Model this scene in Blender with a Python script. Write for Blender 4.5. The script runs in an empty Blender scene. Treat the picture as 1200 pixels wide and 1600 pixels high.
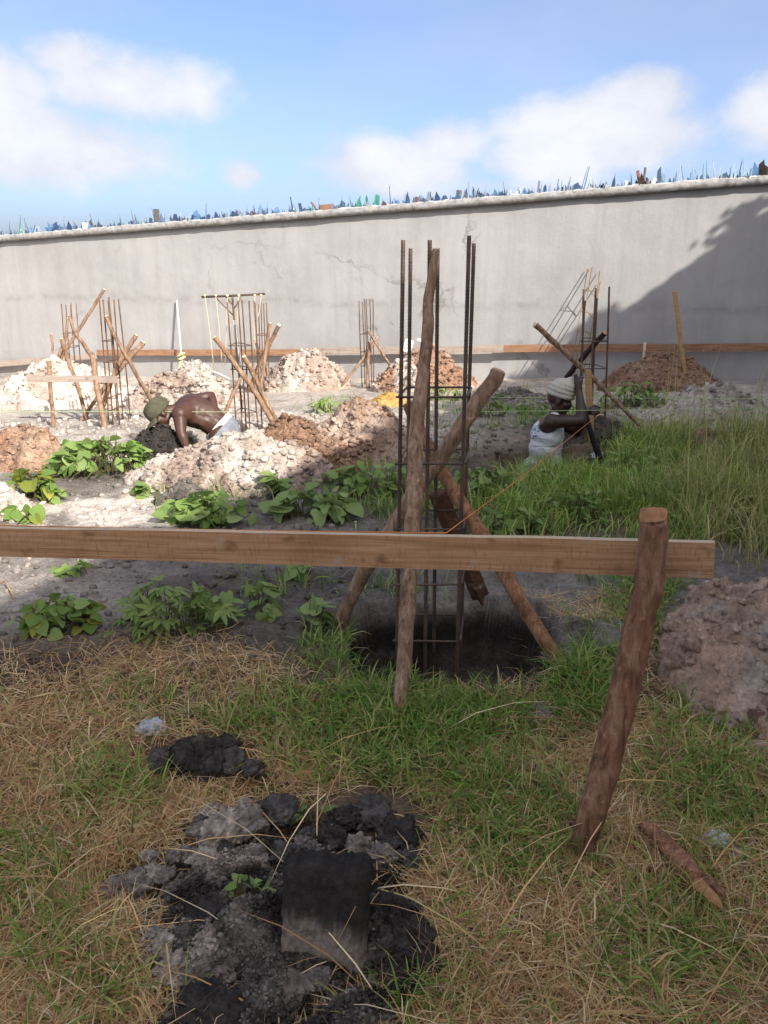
import bpy, bmesh, math, random
import numpy as np
from mathutils import Vector, Matrix, Quaternion, noise as mnoise
R = math.radians
random.seed(7); rng = np.random.default_rng(7)
scene = bpy.context.scene
COL = scene.collection

# ------------------------------------------------------------------ camera, sky, sun, exposure
F = 1230.0; PITCH = R(17.2); CAMZ = 1.5
cam_d = bpy.data.cameras.new('camera'); cam = bpy.data.objects.new('camera', cam_d); COL.objects.link(cam)
cam_d.sensor_fit = 'VERTICAL'; cam_d.sensor_height = 36; cam_d.lens = 36*F/1600
cam_d.clip_start = .05; cam_d.clip_end = 2000
cam.location = (0, 0, CAMZ); cam.rotation_euler = (R(90)-PITCH, 0, 0)
scene.camera = cam
scene.view_settings.view_transform = 'Standard'; scene.view_settings.look = 'None'
scene.view_settings.gamma = 1; scene.view_settings.use_curve_mapping = False
scene.view_settings.exposure = 1.88
SUN_EL, SUN_AZ = R(34), R(34)          # azimuth: to the right of straight behind the camera
SDIR = Vector((math.cos(SUN_EL)*math.sin(SUN_AZ), -math.cos(SUN_EL)*math.cos(SUN_AZ), math.sin(SUN_EL)))
sun_d = bpy.data.lights.new('sun', 'SUN'); sun_d.energy = 2.0; sun_d.angle = R(.5); sun_d.color = (1, .95, .88)
sun = bpy.data.objects.new('sun', sun_d); COL.objects.link(sun)
sun.rotation_euler = (-SDIR).to_track_quat('-Z', 'Y').to_euler()
sun.location = (10, -10, 20)
scene.cycles.max_bounces = 6; scene.cycles.transparent_max_bounces = 6

cp, sp = math.cos(PITCH), math.sin(PITCH)
def ray(u, v):
    a = (u-600)/F; b = (800-v)/F
    return Vector((a, cp + b*sp, -sp + b*cp))
def at(u, v, y):
    d = ray(u, v); return Vector((0, 0, CAMZ)) + d*(y/d.y)
def project(P):
    P = np.asarray(P, float); x = P[..., 0]; y = P[..., 1]; z = P[..., 2]-CAMZ
    zc = np.maximum(y*cp - z*sp, .05); yc = y*sp + z*cp
    return 600+F*x/zc, 800-F*yc/zc, zc

def world():
    w = bpy.data.worlds.new('World'); scene.world = w; w.use_nodes = True
    nt = w.node_tree; N = nt.nodes; L = nt.links; N.clear()
    out = N.new('ShaderNodeOutputWorld'); bg = N.new('ShaderNodeBackground'); L.new(bg.outputs[0], out.inputs[0])
    bg.inputs['Strength'].default_value = .086
    sky = N.new('ShaderNodeTexSky'); sky.sky_type = 'NISHITA'; sky.sun_disc = False
    sky.sun_elevation = SUN_EL; sky.sun_rotation = math.pi - SUN_AZ
    sky.air_density = .5; sky.dust_density = 3.4; sky.ozone_density = 1.6
    tc = N.new('ShaderNodeTexCoord')
    nz = N.new('ShaderNodeVectorMath'); nz.operation = 'NORMALIZE'; L.new(tc.outputs['Generated'], nz.inputs[0])
    def M(op, a, b=None, c=None):
        n = N.new('ShaderNodeMath'); n.operation = op
        for i, q in enumerate((a, b, c)):
            if q is None: continue
            if isinstance(q, (int, float)): n.inputs[i].default_value = q
            else: L.new(q, n.inputs[i])
        return n.outputs[0]
    def noise(scale, detail, rough, off=(0, 0, 0), st=(1, 1, 1)):
        mp = N.new('ShaderNodeMapping'); mp.inputs['Location'].default_value = off; mp.inputs['Scale'].default_value = st
        L.new(nz.outputs[0], mp.inputs[0])
        n = N.new('ShaderNodeTexNoise'); n.inputs['Scale'].default_value = scale; n.inputs['Detail'].default_value = detail
        n.inputs['Roughness'].default_value = rough; L.new(mp.outputs[0], n.inputs['Vector']); return n.outputs['Fac']
    nA = noise(7, 7, .58, (3, 1, 2), (1, 1, 1.5)); nB = noise(3.2, 4, .5, (8, 2, 5), (1, 1, 2.6)); nC = noise(15, 6, .62, (1, 7, 3))
    best = None
    # each cumulus: centre direction, half-width, half-height
    for (u, v, ru, rv, k) in [(50, 225, 270, 85, 1.25), (190, 140, 190, 75, 1.0), (110, 90, 110, 55, .9), (10, 140, 110, 80, 1.0),
                           (610, 262, 170, 62, 1.2), (700, 225, 95, 50, 1.0), (950, 205, 210, 75, 1.35), (1020, 150, 110, 60, 1.25), (870, 245, 150, 50, 1.2),
                           (1210, 175, 120, 75, 1.1), (378, 272, 46, 34, 1.0), (770, 290, 330, 30, .5),
                           (-420, 160, 260, 90, 1), (1700, 120, 300, 110, 1), (-1100, -300, 420, 160, 1), (2600, -200, 500, 200, 1), (500, -420, 300, 110, .8)]:
        c = ray(u, v).normalized(); r = Vector((0, 0, 1)).cross(c)*-1; r.normalize(); up = r.cross(c); 
        s = 1/ray(u, v).length
        sub = N.new('ShaderNodeVectorMath'); sub.operation = 'SUBTRACT'; L.new(nz.outputs[0], sub.inputs[0]); sub.inputs[1].default_value = c
        q = []
        for vec, rad in ((r, ru), (up, rv), (c, ru)):
            d = N.new('ShaderNodeVectorMath'); d.operation = 'DOT_PRODUCT'; L.new(sub.outputs[0], d.inputs[0]); d.inputs[1].default_value = vec*(F/(rad*s))
            q.append(M('POWER', M('ABSOLUTE', d.outputs['Value']), 2))
        dist = M('SQRT', M('ADD', M('ADD', q[0], q[1]), q[2]))
        val = M('MULTIPLY', M('SUBTRACT', 1.15, dist), k); val = M('MAXIMUM', val, -.6)
        best = val if best is None else M('MAXIMUM', best, val)
    dens = M('ADD', M('ADD', best, M('MULTIPLY', M('SUBTRACT', nA, .5), 1.7)), M('MULTIPLY', M('SUBTRACT', nC, .5), .5))
    mr = N.new('ShaderNodeMapRange'); mr.interpolation_type = 'SMOOTHSTEP'; L.new(dens, mr.inputs[0])
    mr.inputs[1].default_value = .1; mr.inputs[2].default_value = .85; mr.inputs[3].default_value = 0; mr.inputs[4].default_value = .93
    veil = N.new('ShaderNodeMapRange'); L.new(nB, veil.inputs[0]); veil.inputs[1].default_value = .42; veil.inputs[2].default_value = .8; veil.inputs[3].default_value = 0.02; veil.inputs[4].default_value = .35
    # denser cumulus added over the unseen sky to brighten the shade
    nD = noise(3.0, 6, .55, (2, 6, 4), (1, 1, 1.6)); fr = N.new('ShaderNodeVectorMath'); fr.operation = 'DOT_PRODUCT'; L.new(nz.outputs[0], fr.inputs[0]); fr.inputs[1].default_value = ray(600, 150).normalized()
    rest = N.new('ShaderNodeMapRange'); rest.interpolation_type = 'SMOOTHSTEP'; L.new(fr.outputs['Value'], rest.inputs[0]); rest.inputs[1].default_value = .86; rest.inputs[2].default_value = .7; rest.inputs[3].default_value = 0; rest.inputs[4].default_value = 1
    fld = N.new('ShaderNodeMapRange'); fld.interpolation_type = 'SMOOTHSTEP'; L.new(nD, fld.inputs[0]); fld.inputs[1].default_value = .35; fld.inputs[2].default_value = .58; fld.inputs[3].default_value = 0; fld.inputs[4].default_value = .93
    fac = M('MAXIMUM', M('MAXIMUM', mr.outputs[0], veil.outputs[0]), M('MULTIPLY', fld.outputs[0], rest.outputs[0]))
    cr = N.new('ShaderNodeMapRange'); L.new(M('ADD', nA, M('MULTIPLY', dens, .22)), cr.inputs[0]); cr.inputs[1].default_value = .45; cr.inputs[2].default_value = .95
    mixc = N.new('ShaderNodeMix'); mixc.data_type = 'RGBA'; L.new(cr.outputs[0], mixc.inputs[0])
    mixc.inputs['A'].default_value = (2.3, 2.42, 2.75, 1); mixc.inputs['B'].default_value = (3.25, 3.25, 3.35, 1)
    mix = N.new('ShaderNodeMix'); mix.data_type = 'RGBA'; L.new(fac, mix.inputs[0])
    L.new(sky.outputs[0], mix.inputs['A']); L.new(mixc.outputs['Result'], mix.inputs['B'])
    L.new(mix.outputs['Result'], bg.inputs['Color'])
world()

# ------------------------------------------------------------------ numpy noise
_perm = np.random.default_rng(3).permutation(256); _perm = np.concatenate([_perm, _perm, _perm])
_gr = np.random.default_rng(5).normal(size=(256, 3)); _gr /= np.linalg.norm(_gr, axis=1)[:, None]
def pn(x, y, z=0.0):
    x, y, z = np.broadcast_arrays(np.asarray(x, float), np.asarray(y, float), np.asarray(z, float))
    xi = np.floor(x).astype(int); yi = np.floor(y).astype(int); zi = np.floor(z).astype(int)
    xf, yf, zf = x-xi, y-yi, z-zi
    f = lambda t: t*t*t*(t*(t*6-15)+10)
    u, v, w = f(xf), f(yf), f(zf); xi &= 255; yi &= 255; zi &= 255
    def g(a, b, c):
        h = _perm[_perm[_perm[(xi+a) & 255]+((yi+b) & 255)]+((zi+c) & 255)]; G = _gr[h & 255]
        return G[..., 0]*(xf-a)+G[..., 1]*(yf-b)+G[..., 2]*(zf-c)
    l = lambda a, b, t: a+t*(b-a)
    return l(l(l(g(0,0,0), g(1,0,0), u), l(g(0,1,0), g(1,1,0), u), v), l(l(g(0,0,1), g(1,0,1), u), l(g(0,1,1), g(1,1,1), u), v), w)*1.5
def fbm(x, y, z=0.0, o=4, g=.5):
    s = 0; a = 1
    for i in range(o):
        s = s + a*pn(x*2**i+i*17.3, y*2**i+i*5.1, z*2**i+i*9.7); a *= g
    return s
def sstep(a, b, x):
    t = np.clip((x-a)/(b-a), 0, 1); return t*t*(3-2*t)

# ------------------------------------------------------------------ mesh / object helpers
def tag(o, label=None, cat=None, group=None, kind=None):
    if label: o['label'] = label
    if cat: o['category'] = cat
    if group: o['group'] = group
    if kind: o['kind'] = kind
    return o
def link(name, me, parent=None, mat=None, smooth=True):
    if mat is not None:
        me.materials.clear(); me.materials.append(mat)
    o = bpy.data.objects.new(name, me); COL.objects.link(o)
    if parent is not None:
        o.parent = parent; o.matrix_parent_inverse = Matrix.Translation(-Vector(parent.location)) if parent.rotation_euler[:] == (0, 0, 0) else parent.matrix_basis.inverted()
    if smooth and len(me.polygons): me.polygons.foreach_set('use_smooth', np.ones(len(me.polygons), bool))
    return o
def empty(name, loc, label, cat, group=None):
    o = bpy.data.objects.new(name, None); COL.objects.link(o); o.location = loc; o.empty_display_size = .1
    return tag(o, label, cat, group)
def mesh_np(name, V, faces_flat, sizes, col=None):
    me = bpy.data.meshes.new(name); V = np.asarray(V, np.float32)
    me.vertices.add(len(V)); me.vertices.foreach_set('co', V.ravel())
    faces_flat = np.asarray(faces_flat, np.int32).ravel(); sizes = np.asarray(sizes, np.int32)
    me.loops.add(len(faces_flat)); me.loops.foreach_set('vertex_index', faces_flat)
    me.polygons.add(len(sizes)); st = np.zeros(len(sizes), np.int32); st[1:] = np.cumsum(sizes)[:-1]
    me.polygons.foreach_set('loop_start', st); me.polygons.foreach_set('loop_total', sizes)
    if col is not None:
        at_ = me.color_attributes.new('Col', 'FLOAT_COLOR', 'POINT')
        c = np.ones((len(V), 4), np.float32); c[:, :3] = col; at_.data.foreach_set('color', c.ravel())
    me.update(calc_edges=True); me.validate(); return me
def grid_faces(nx, ny):
    i = np.arange(nx*ny).reshape(ny, nx)
    return np.stack([i[:-1, :-1], i[:-1, 1:], i[1:, 1:], i[1:, :-1]], -1).reshape(-1, 4)
def bm_mesh(name, bm):
    me = bpy.data.meshes.new(name); bm.normal_update(); bm.to_mesh(me); bm.free(); return me
def spline(pts, n):
    P = [Vector(p) for p in pts]
    if len(P) == 2: return [P[0].lerp(P[1], i/(n-1)) for i in range(n)]
    Q = [2*P[0]-P[1]]+P+[2*P[-1]-P[-2]]; out = []
    for i in range(n):
        t = i/(n-1)*(len(P)-1); k = min(int(t), len(P)-2); f = t-k; a, b, c, d = Q[k:k+4]
        out.append(.5*((2*b)+(c-a)*f+(2*a-5*b+4*c-d)*f*f+(-a+3*b-3*c+d)*f**3))
    return out
def tube(bm, pts, rad, sides=8, cap=(True, True), rough=0, seed=0, ell=1.0):
    """tube along 3-D points; rad number or list; returns ring list"""
    n = len(pts); rings = []
    if not hasattr(rad, '__len__'): rad = [rad]*n
    T0 = (pts[1]-pts[0]).normalized(); A = T0.orthogonal().normalized()
    for i, p in enumerate(pts):
        T = (pts[min(i+1, n-1)]-pts[max(i-1, 0)]).normalized()
        A = (A-T*A.dot(T)).normalized(); B = T.cross(A); ring = []
        for k in range(sides):
            a = 2*math.pi*k/sides; r = rad[i]
            if rough: r *= 1+rough*mnoise.noise(Vector((math.cos(a)*1.3+seed*3.1, math.sin(a)*1.3, i*.45+seed)))
            ring.append(bm.verts.new(p+A*(math.cos(a)*r)+B*(math.sin(a)*r*ell)))
        rings.append(ring)
    for a, b in zip(rings, rings[1:]):
        for k in range(sides): bm.faces.new((a[k], a[(k+1) % sides], b[(k+1) % sides], b[k]))
    if cap[0]: bm.faces.new(rings[0][::-1])
    if cap[1]: bm.faces.new(rings[-1])
    return rings
def tube_mesh(name, pts, rad, sides=8, cap=(True, True), rough=0, seed=0):
    bm = bmesh.new(); tube(bm, pts, rad, sides, cap, rough, seed); return bm_mesh(name, bm)
def box(bm, M4, sx, sy, sz):
    vs = [bm.verts.new(M4 @ Vector((x*sx/2, y*sy/2, z*sz/2))) for x in (-1, 1) for y in (-1, 1) for z in (-1, 1)]
    for f in ((0,1,3,2), (4,6,7,5), (0,4,5,1), (2,3,7,6), (0,2,6,4), (1,5,7,3)): bm.faces.new([vs[i] for i in f])
    return vs

# ------------------------------------------------------------------ materials
MATS = {}
class NB:
    def __init__(s, name):
        s.m = bpy.data.materials.new(name); s.m.use_nodes = True; s.nt = s.m.node_tree; s.N = s.nt.nodes; s.L = s.nt.links
        s.p = s.N['Principled BSDF']; s.tc = s.N.new('ShaderNodeTexCoord'); MATS[name] = s.m
    def set(s, **k):
        for a, b in k.items(): s.p.inputs[a.replace('_', ' ')].default_value = b
        return s
    def vec(s, scale=(1, 1, 1), src='Object', rot=(0, 0, 0)):
        mp = s.N.new('ShaderNodeMapping'); mp.inputs['Scale'].default_value = scale; mp.inputs['Rotation'].default_value = rot
        s.L.new(s.tc.outputs[src], mp.inputs[0]); return mp.outputs[0]
    def noise(s, scale, detail=4, rough=.55, vec=None, dist=0, out='Fac'):
        n = s.N.new('ShaderNodeTexNoise'); n.inputs['Scale'].default_value = scale; n.inputs['Detail'].default_value = detail
        n.inputs['Roughness'].default_value = rough; n.inputs['Distortion'].default_value = dist
        s.L.new(vec if vec is not None else s.tc.outputs['Object'], n.inputs['Vector']); return n.outputs[out]
    def ramp(s, fac, stops):
        r = s.N.new('ShaderNodeValToRGB'); e = r.color_ramp.elements
        while len(e) < len(stops): e.new(.5)
        for el, (p, c) in zip(e, stops):
            el.position = p; el.color = (*c, 1) if len(c) == 3 else c
        s.L.new(fac, r.inputs[0]); return r.outputs[0]
    def math(s, op, a, b=0.0):
        n = s.N.new('ShaderNodeMath'); n.operation = op
        for i, q in enumerate((a, b)):
            if isinstance(q, (int, float)): n.inputs[i].default_value = q
            else: s.L.new(q, n.inputs[i])
        return n.outputs[0]
    def mix(s, fac, a, b, mode='MIX'):
        n = s.N.new('ShaderNodeMix'); n.data_type = 'RGBA'; n.blend_type = mode
        for i, q in ((0, fac), ('A', a), ('B', b)):
            if isinstance(q, (int, float)): n.inputs[i].default_value = q
            elif isinstance(q, tuple): n.inputs[i].default_value = (*q, 1)
            else: s.L.new(q, n.inputs[i])
        return n.outputs['Result']
    def attr(s, name='Col'):
        a = s.N.new('ShaderNodeAttribute'); a.attribute_name = name; return a.outputs['Color']
    def rand(s):
        return s.N.new('ShaderNodeObjectInfo').outputs['Random']
    def color(s, c): s.L.new(c, s.p.inputs['Base Color']); return s
    def bump(s, h, strength=.4, dist=.01):
        b = s.N.new('ShaderNodeBump'); b.inputs['Strength'].default_value = strength; b.inputs['Distance'].default_value = dist
        s.L.new(h, b.inputs['Height']); s.L.new(b.outputs[0], s.p.inputs['Normal']); return s
    def translucent(s, w, colsock, tint=(1, 1, 1)):
        t = s.N.new('ShaderNodeBsdfTranslucent'); s.L.new(colsock, t.inputs['Color'])
        mx = s.N.new('ShaderNodeMixShader'); mx.inputs[0].default_value = w
        s.L.new(s.p.outputs[0], mx.inputs[1]); s.L.new(t.outputs[0], mx.inputs[2])
        s.L.new(mx.outputs[0], s.N['Material Output'].inputs[0]); return s

def bark(name, c0, c1, c2, sc=1.0):
    b = NB(name); v = b.vec((14*sc, 14*sc, 3.5*sc)); n = b.noise(3, 6, .65, v, .6); n2 = b.noise(9*sc, 5, .6); n3 = b.noise(40*sc, 3, .6)
    c = b.ramp(n, [(.3, c0), (.5, c1), (.72, c2)])
    c = b.mix(b.ramp(n2, [(.52, (0, 0, 0)), (.72, (.8, .8, .8))]), c, tuple(x*.45 for x in c0))
    c = b.mix(b.ramp(n3, [(.6, (0, 0, 0)), (.75, (.5, .5, .5))]), c, tuple(min(1, x*1.5) for x in c2))
    n5 = b.noise(1.0, 5, .7, b.vec((60*sc, 60*sc, 7*sc)), .4); c = b.mix(b.ramp(n5, [(.34, (.75, .75, .75)), (.46, (0, 0, 0))]), c, tuple(x*.4 for x in c0)); c = b.mix(b.ramp(n5, [(.6, (0, 0, 0)), (.72, (.55, .55, .55))]), c, tuple(min(1, x*1.35) for x in c2))
    b.color(c).set(Roughness=.9, Specular_IOR_Level=.25); b.bump(b.math('ADD', b.math('ADD', n, n5), b.math('MULTIPLY', n3, .5)), .8, .007); return b.m
bark('bark_red', (.14, .062, .036), (.26, .128, .074), (.4, .24, .155))
bark('bark_brown', (.17, .1, .06), (.32, .2, .13), (.5, .36, .26))
bark('bark_orange', (.17, .075, .04), (.33, .16, .085), (.48, .29, .18))
bark('bark_pale', (.17, .1, .06), (.28, .17, .105), (.4, .28, .19), .7)
bark('bark_dark', (.025, .016, .012), (.05, .03, .02), (.085, .055, .04))
def wood(name, c0, c1, c2, scale=(1.2, 40, 40)):
    b = NB(name); v = b.vec(scale); n = b.noise(2.2, 5, .6, v, .8); n2 = b.noise(3.5, 5, .65); n3 = b.noise(2, 3, .5, b.vec((30, 260, 90), rot=(0, 0, 0)))
    saw = b.noise(6, 3, .55, b.vec((22, 4, 5), rot=(0, R(35), 0)))
    c = b.ramp(n, [(.3, c0), (.52, c1), (.75, c2)])
    c = b.mix(b.ramp(n2, [(.5, (0, 0, 0)), (.78, (.55, .55, .55))]), c, tuple(x*.6 for x in c0))
    c = b.mix(b.ramp(saw, [(.54, (0, 0, 0)), (.68, (.36, .36, .36))]), c, tuple(x*.7 for x in c0))
    c = b.mix(b.ramp(b.noise(11, 4, .6), [(.64, (0, 0, 0)), (.74, (.55, .55, .55))]), c, (.4, .36, .31)); c = b.mix(b.ramp(b.noise(5.5, 3, .6, b.vec((1.6, 3, 3))), [(.62, (0, 0, 0)), (.74, (.7, .7, .7))]), c, tuple(x*.5 for x in c0))
    b.color(c).set(Roughness=.85, Specular_IOR_Level=.2); b.bump(b.math('ADD', b.math('MULTIPLY', saw, .8), n), .35, .004); return b.m
wood('plank_wood', (.31, .155, .072), (.48, .275, .145), (.58, .37, .22))
wood('plank_edge', (.5, .38, .25), (.6, .47, .32), (.66, .54, .4))
wood('ledger_wood', (.24, .11, .06), (.34, .19, .11), (.46, .31, .2))
wood('ledger_dirty', (.3, .23, .18), (.42, .34, .28), (.5, .43, .36))
wood('stake_yellow', (.34, .2, .09), (.45, .28, .13), (.54, .38, .2), (40, 40, 1.5))
wood('timber_dark', (.06, .028, .016), (.11, .05, .028), (.17, .09, .055), (40, 40, 1.5))
b = NB('cut_wood'); n = b.noise(30, 4, .6); b.color(b.ramp(n, [(.3, (.36, .2, .1)), (.7, (.58, .4, .24))])).set(Roughness=.85); b.bump(n, .4, .004)
b = NB('cut_wood_orange'); n = b.noise(40, 4, .6); b.color(b.ramp(n, [(.3, (.3, .12, .05)), (.7, (.5, .27, .14))])).set(Roughness=.85); b.bump(n, .6, .004)
b = NB('cut_wood_pale'); n = b.noise(30, 4, .6); b.color(b.ramp(n, [(.3, (.5, .38, .26)), (.7, (.68, .56, .42))])).set(Roughness=.85)
def steel(name, c0, c1, c2):
    b = NB(name); n = b.noise(7, 5, .6); n2 = b.noise(60, 4, .6)
    c = b.ramp(b.math('ADD', b.math('MULTIPLY', n, .7), b.math('MULTIPLY', n2, .3)), [(.36, c0), (.5, c1), (.66, c2)])
    b.color(c).set(Roughness=.6, Metallic=.35); b.bump(n2, .3, .002); return b.m
steel('rebar_steel', (.06, .046, .042), (.11, .078, .06), (.22, .12, .065))
steel('rebar_rust', (.08, .045, .03), (.15, .08, .048), (.24, .12, .06))
steel('rebar_tan', (.13, .075, .03), (.24, .14, .05), (.34, .21, .08))
# soil: colour attribute says which soil lies where; the nodes add grain
def soil(name, g=1.0):
    b = NB(name); a = b.attr(); n = b.noise(9*g, 6, .65); n2 = b.noise(70*g, 5, .7); n3 = b.noise(260*g, 3, .6); n4 = b.noise(26*g, 5, .7)
    v = b.N.new('ShaderNodeTexVoronoi'); v.inputs['Scale'].default_value = 55*g; b.L.new(b.tc.outputs['Object'], v.inputs['Vector'])
    c = b.mix(1.0, a, b.ramp(n, [(.28, (.72, .7, .68)), (.72, (1.25, 1.22, 1.2))]), 'MULTIPLY')
    c = b.mix(.75, c, b.ramp(n2, [(.3, (.6, .6, .6)), (.7, (1.35, 1.35, 1.35))]), 'MULTIPLY')
    c = b.mix(.6, c, b.ramp(n4, [(.36, (.62, .58, .55)), (.5, (1, 1, 1)), (.66, (1.3, 1.3, 1.3))]), 'MULTIPLY')
    b.color(c).set(Roughness=.95, Specular_IOR_Level=.15)
    h = b.math('ADD', b.math('ADD', n2, b.math('MULTIPLY', n3, .4)), b.math('MULTIPLY', b.math('ADD', n4, b.math('MULTIPLY', v.outputs['Distance'], .35)), 1.3)); b.bump(h, .7, .014/g); return b.m
soil('soil'); soil('soil_far', .6)
def veg(name, tr=.3, rnd=False, c0=None, c1=None, rough=.7):
    b = NB(name)
    if rnd:
        base = b.ramp(b.rand(), [(0, c0), (1, c1)]); n = b.noise(18, 4, .6)
        base = b.mix(1.0, base, b.ramp(n, [(.3, (.75, .78, .75)), (.7, (1.2, 1.15, 1.1))]), 'MULTIPLY')
        b.color(base)
    else:
        base = b.attr(); b.color(base)
    b.set(Roughness=rough, Specular_IOR_Level=.3); b.translucent(tr, base); return b.m
veg('grass_blade', .3); veg('straw_blade', .15, rough=.8)
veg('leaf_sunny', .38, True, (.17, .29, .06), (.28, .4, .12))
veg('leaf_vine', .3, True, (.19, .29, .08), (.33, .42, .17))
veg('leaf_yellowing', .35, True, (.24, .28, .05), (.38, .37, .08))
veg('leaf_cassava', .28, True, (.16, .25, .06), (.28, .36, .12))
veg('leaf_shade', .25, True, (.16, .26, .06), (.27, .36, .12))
veg('stem_green', .1, True, (.1, .1, .04), (.14, .11, .05))
def plain(name, c, rough=.8, var=.25, sc=20, **k):
    b = NB(name); n = b.noise(sc, 4, .6); b.color(b.ramp(n, [(.3, tuple(x*(1-var) for x in c)), (.7, tuple(min(1, x*(1+var)) for x in c))])).set(Roughness=rough, **k); b.bump(n, .2, .004); return b.m
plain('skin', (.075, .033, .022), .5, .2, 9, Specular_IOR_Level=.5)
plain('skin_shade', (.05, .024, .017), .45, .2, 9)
plain('cap_olive', (.075, .07, .04), .95, .45, 16)
plain('hat_knit', (.5, .46, .39), .95, .15, 60)
plain('waistband', (.7, .66, .63), .8, .08); plain('shorts_grey', (.2, .21, .23), .9, .2)
plain('eye_white', (.22, .19, .16), .3, .02)
b = NB('vest_white'); n = b.noise(12, 4, .6, dist=1.5); fold = b.noise(5, 2, .5, b.vec((1, 1, 4), rot=(0, R(35), 0)), 1.0)
cw = b.ramp(n, [(.3, (.56, .56, .58)), (.7, (.72, .72, .73))])
sep = b.N.new('ShaderNodeSeparateXYZ'); b.L.new(b.tc.outputs['Object'], sep.inputs[0])
dirt = b.math('MULTIPLY', b.ramp(sep.outputs['Z'], [(.0, (1, 1, 1)), (.16, (0, 0, 0))]), b.ramp(n, [(.35, (.2, .2, .2)), (.6, (.9, .9, .9))]))
cw = b.mix(dirt, cw, (.33, .29, .2)); b.color(cw).set(Roughness=.9); b.bump(b.math('ADD', fold, b.math('MULTIPLY', n, .2)), .8, .03)
plain('print_blue', (.16, .24, .42), .8, .2)
plain('string_orange', (.65, .2, .035), .7, .15); plain('string_green', (.4, .6, .25), .7, .1); plain('cord_blue', (.03, .16, .38), .5, .1)
plain('rope_yellow', (.66, .55, .3), .85, .2, 80); plain('hose_pale', (.55, .56, .52), .5, .1); plain('rope_pale', (.66, .62, .5), .8, .15)
plain('mortar_white', (.42, .41, .39), .95, .2, 12); plain('paint_white', (.72, .72, .7), .6, .1); plain('iron_dark', (.018, .017, .018), .5, .3)
plain('brick_red', (.15, .085, .065), .95, .2); plain('brick_brown', (.2, .11, .085), .95, .25, 14)
plain('block_grey', (.12, .115, .11), .95, .3); plain('house_plaster', (.72, .7, .66), .9, .15, 4); plain('roof_sheet', (.3, .3, .31), .5, .15)
b = NB('plastic_film'); b.set(Base_Color=(.8, .84, .9, 1), Roughness=.25, Alpha=1.0, Transmission_Weight=.35, IOR=1.15)
b = NB('plastic_bag_blue'); n = b.noise(16, 3, .5); b.color(b.ramp(n, [(.4, (.5, .58, .74)), (.6, (.72, .76, .84))])).set(Roughness=.3, Transmission_Weight=.2); b.bump(n, .6, .02)
def glass(name, c, tr=.75):
    b = NB(name); b.set(Base_Color=(*c, 1), Roughness=.08, Transmission_Weight=tr, IOR=1.45); return b.m
GLASS = [glass('glass_blue', (.25, .42, .62), .8), glass('glass_navy', (.07, .11, .22), .55), glass('glass_clear', (.7, .8, .82), .85), glass('glass_green', (.12, .42, .26)),
         glass('glass_brown', (.12, .07, .05), .4), glass('glass_dark', (.1, .15, .2), .6)]
# wall plaster
b = NB('wall_plaster')
sx = b.N.new('ShaderNodeSeparateXYZ'); b.L.new(b.tc.outputs['Object'], sx.inputs[0])
n1 = b.noise(.9, 5, .6, b.vec((1, 1, .8))); n2 = b.noise(5, 6, .62); n3 = b.noise(2.2, 5, .6, b.vec((2.2, 1, .22))); n4 = b.noise(45, 4, .6)
c = b.ramp(n1, [(.25, (.32, .31, .298)), (.5, (.375, .365, .352)), (.75, (.43, .42, .406))])
c = b.mix(b.ramp(n3, [(.45, (0, 0, 0)), (.75, (.38, .38, .38))]), c, (.26, .253, .243))
c = b.mix(b.ramp(n2, [(.5, (0, 0, 0)), (.8, (.4, .4, .4))]), c, (.45, .445, .435))
# day joint half way up, damp band and hairline cracks
zj = b.math('ABSOLUTE', b.math('SUBTRACT', b.math('ADD', sx.outputs['Z'], b.math('MULTIPLY', n1, .28)), 1.62))
joint = b.math('MULTIPLY', b.ramp(zj, [(.0, (1, 1, 1)), (.1, (0, 0, 0))]), b.ramp(n2, [(.4, (0, 0, 0)), (.62, (.55, .55, .55))]))
c = b.mix(joint, c, (.22, .21, .195))
vor = b.N.new('ShaderNodeTexVoronoi'); vor.feature = 'DISTANCE_TO_EDGE'; vor.inputs['Scale'].default_value = .33
wn = b.noise(2.4, 5, .65, out='Color'); wv = b.N.new('ShaderNodeVectorMath'); wv.operation = 'ADD'; b.L.new(b.tc.outputs['Object'], wv.inputs[0])
ws = b.N.new('ShaderNodeVectorMath'); ws.operation = 'SCALE'; ws.inputs['Scale'].default_value = .55; b.L.new(wn, ws.inputs[0]); b.L.new(ws.outputs[0], wv.inputs[1]); b.L.new(wv.outputs[0], vor.inputs['Vector'])
crk = b.math('MULTIPLY', b.ramp(vor.outputs['Distance'], [(.0, (1, 1, 1)), (.009, (0, 0, 0))]), b.ramp(b.noise(.8, 2), [(.45, (0, 0, 0)), (.6, (.6, .6, .6))]))
c = b.mix(crk, c, (.14, .13, .12))
st = b.noise(1.5, 4, .6, b.vec((5, 1, .35))); c = b.mix(b.math('MULTIPLY', b.ramp(st, [(.55, (0, 0, 0)), (.74, (.28, .28, .28))]), b.ramp(n1, [(.4, (.1, .1, .1)), (.65, (1, 1, 1))])), c, (.23, .222, .21))
foot = b.math('MULTIPLY', b.ramp(sx.outputs['Z'], [(.0, (1, 1, 1)), (.45, (0, 0, 0))]), b.ramp(n2, [(.3, (.2, .2, .2)), (.6, (.8, .8, .8))]))
c = b.mix(foot, c, (.3, .275, .235))
b.color(c).set(Roughness=.95, Specular_IOR_Level=.15); b.bump(b.math('ADD', b.math('MULTIPLY', n2, 1.0), b.math('ADD', b.math('MULTIPLY', n4, .25), b.math('MULTIPLY', n3, .8))), .22, .03)
m_wall = b.m
b = NB('coping_concrete'); n = b.noise(14, 6, .65); b.color(b.ramp(n, [(.3, (.15, .14, .135)), (.55, (.33, .32, .3)), (.8, (.5, .49, .47))])).set(Roughness=.95); b.bump(n, .6, .02)

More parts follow.
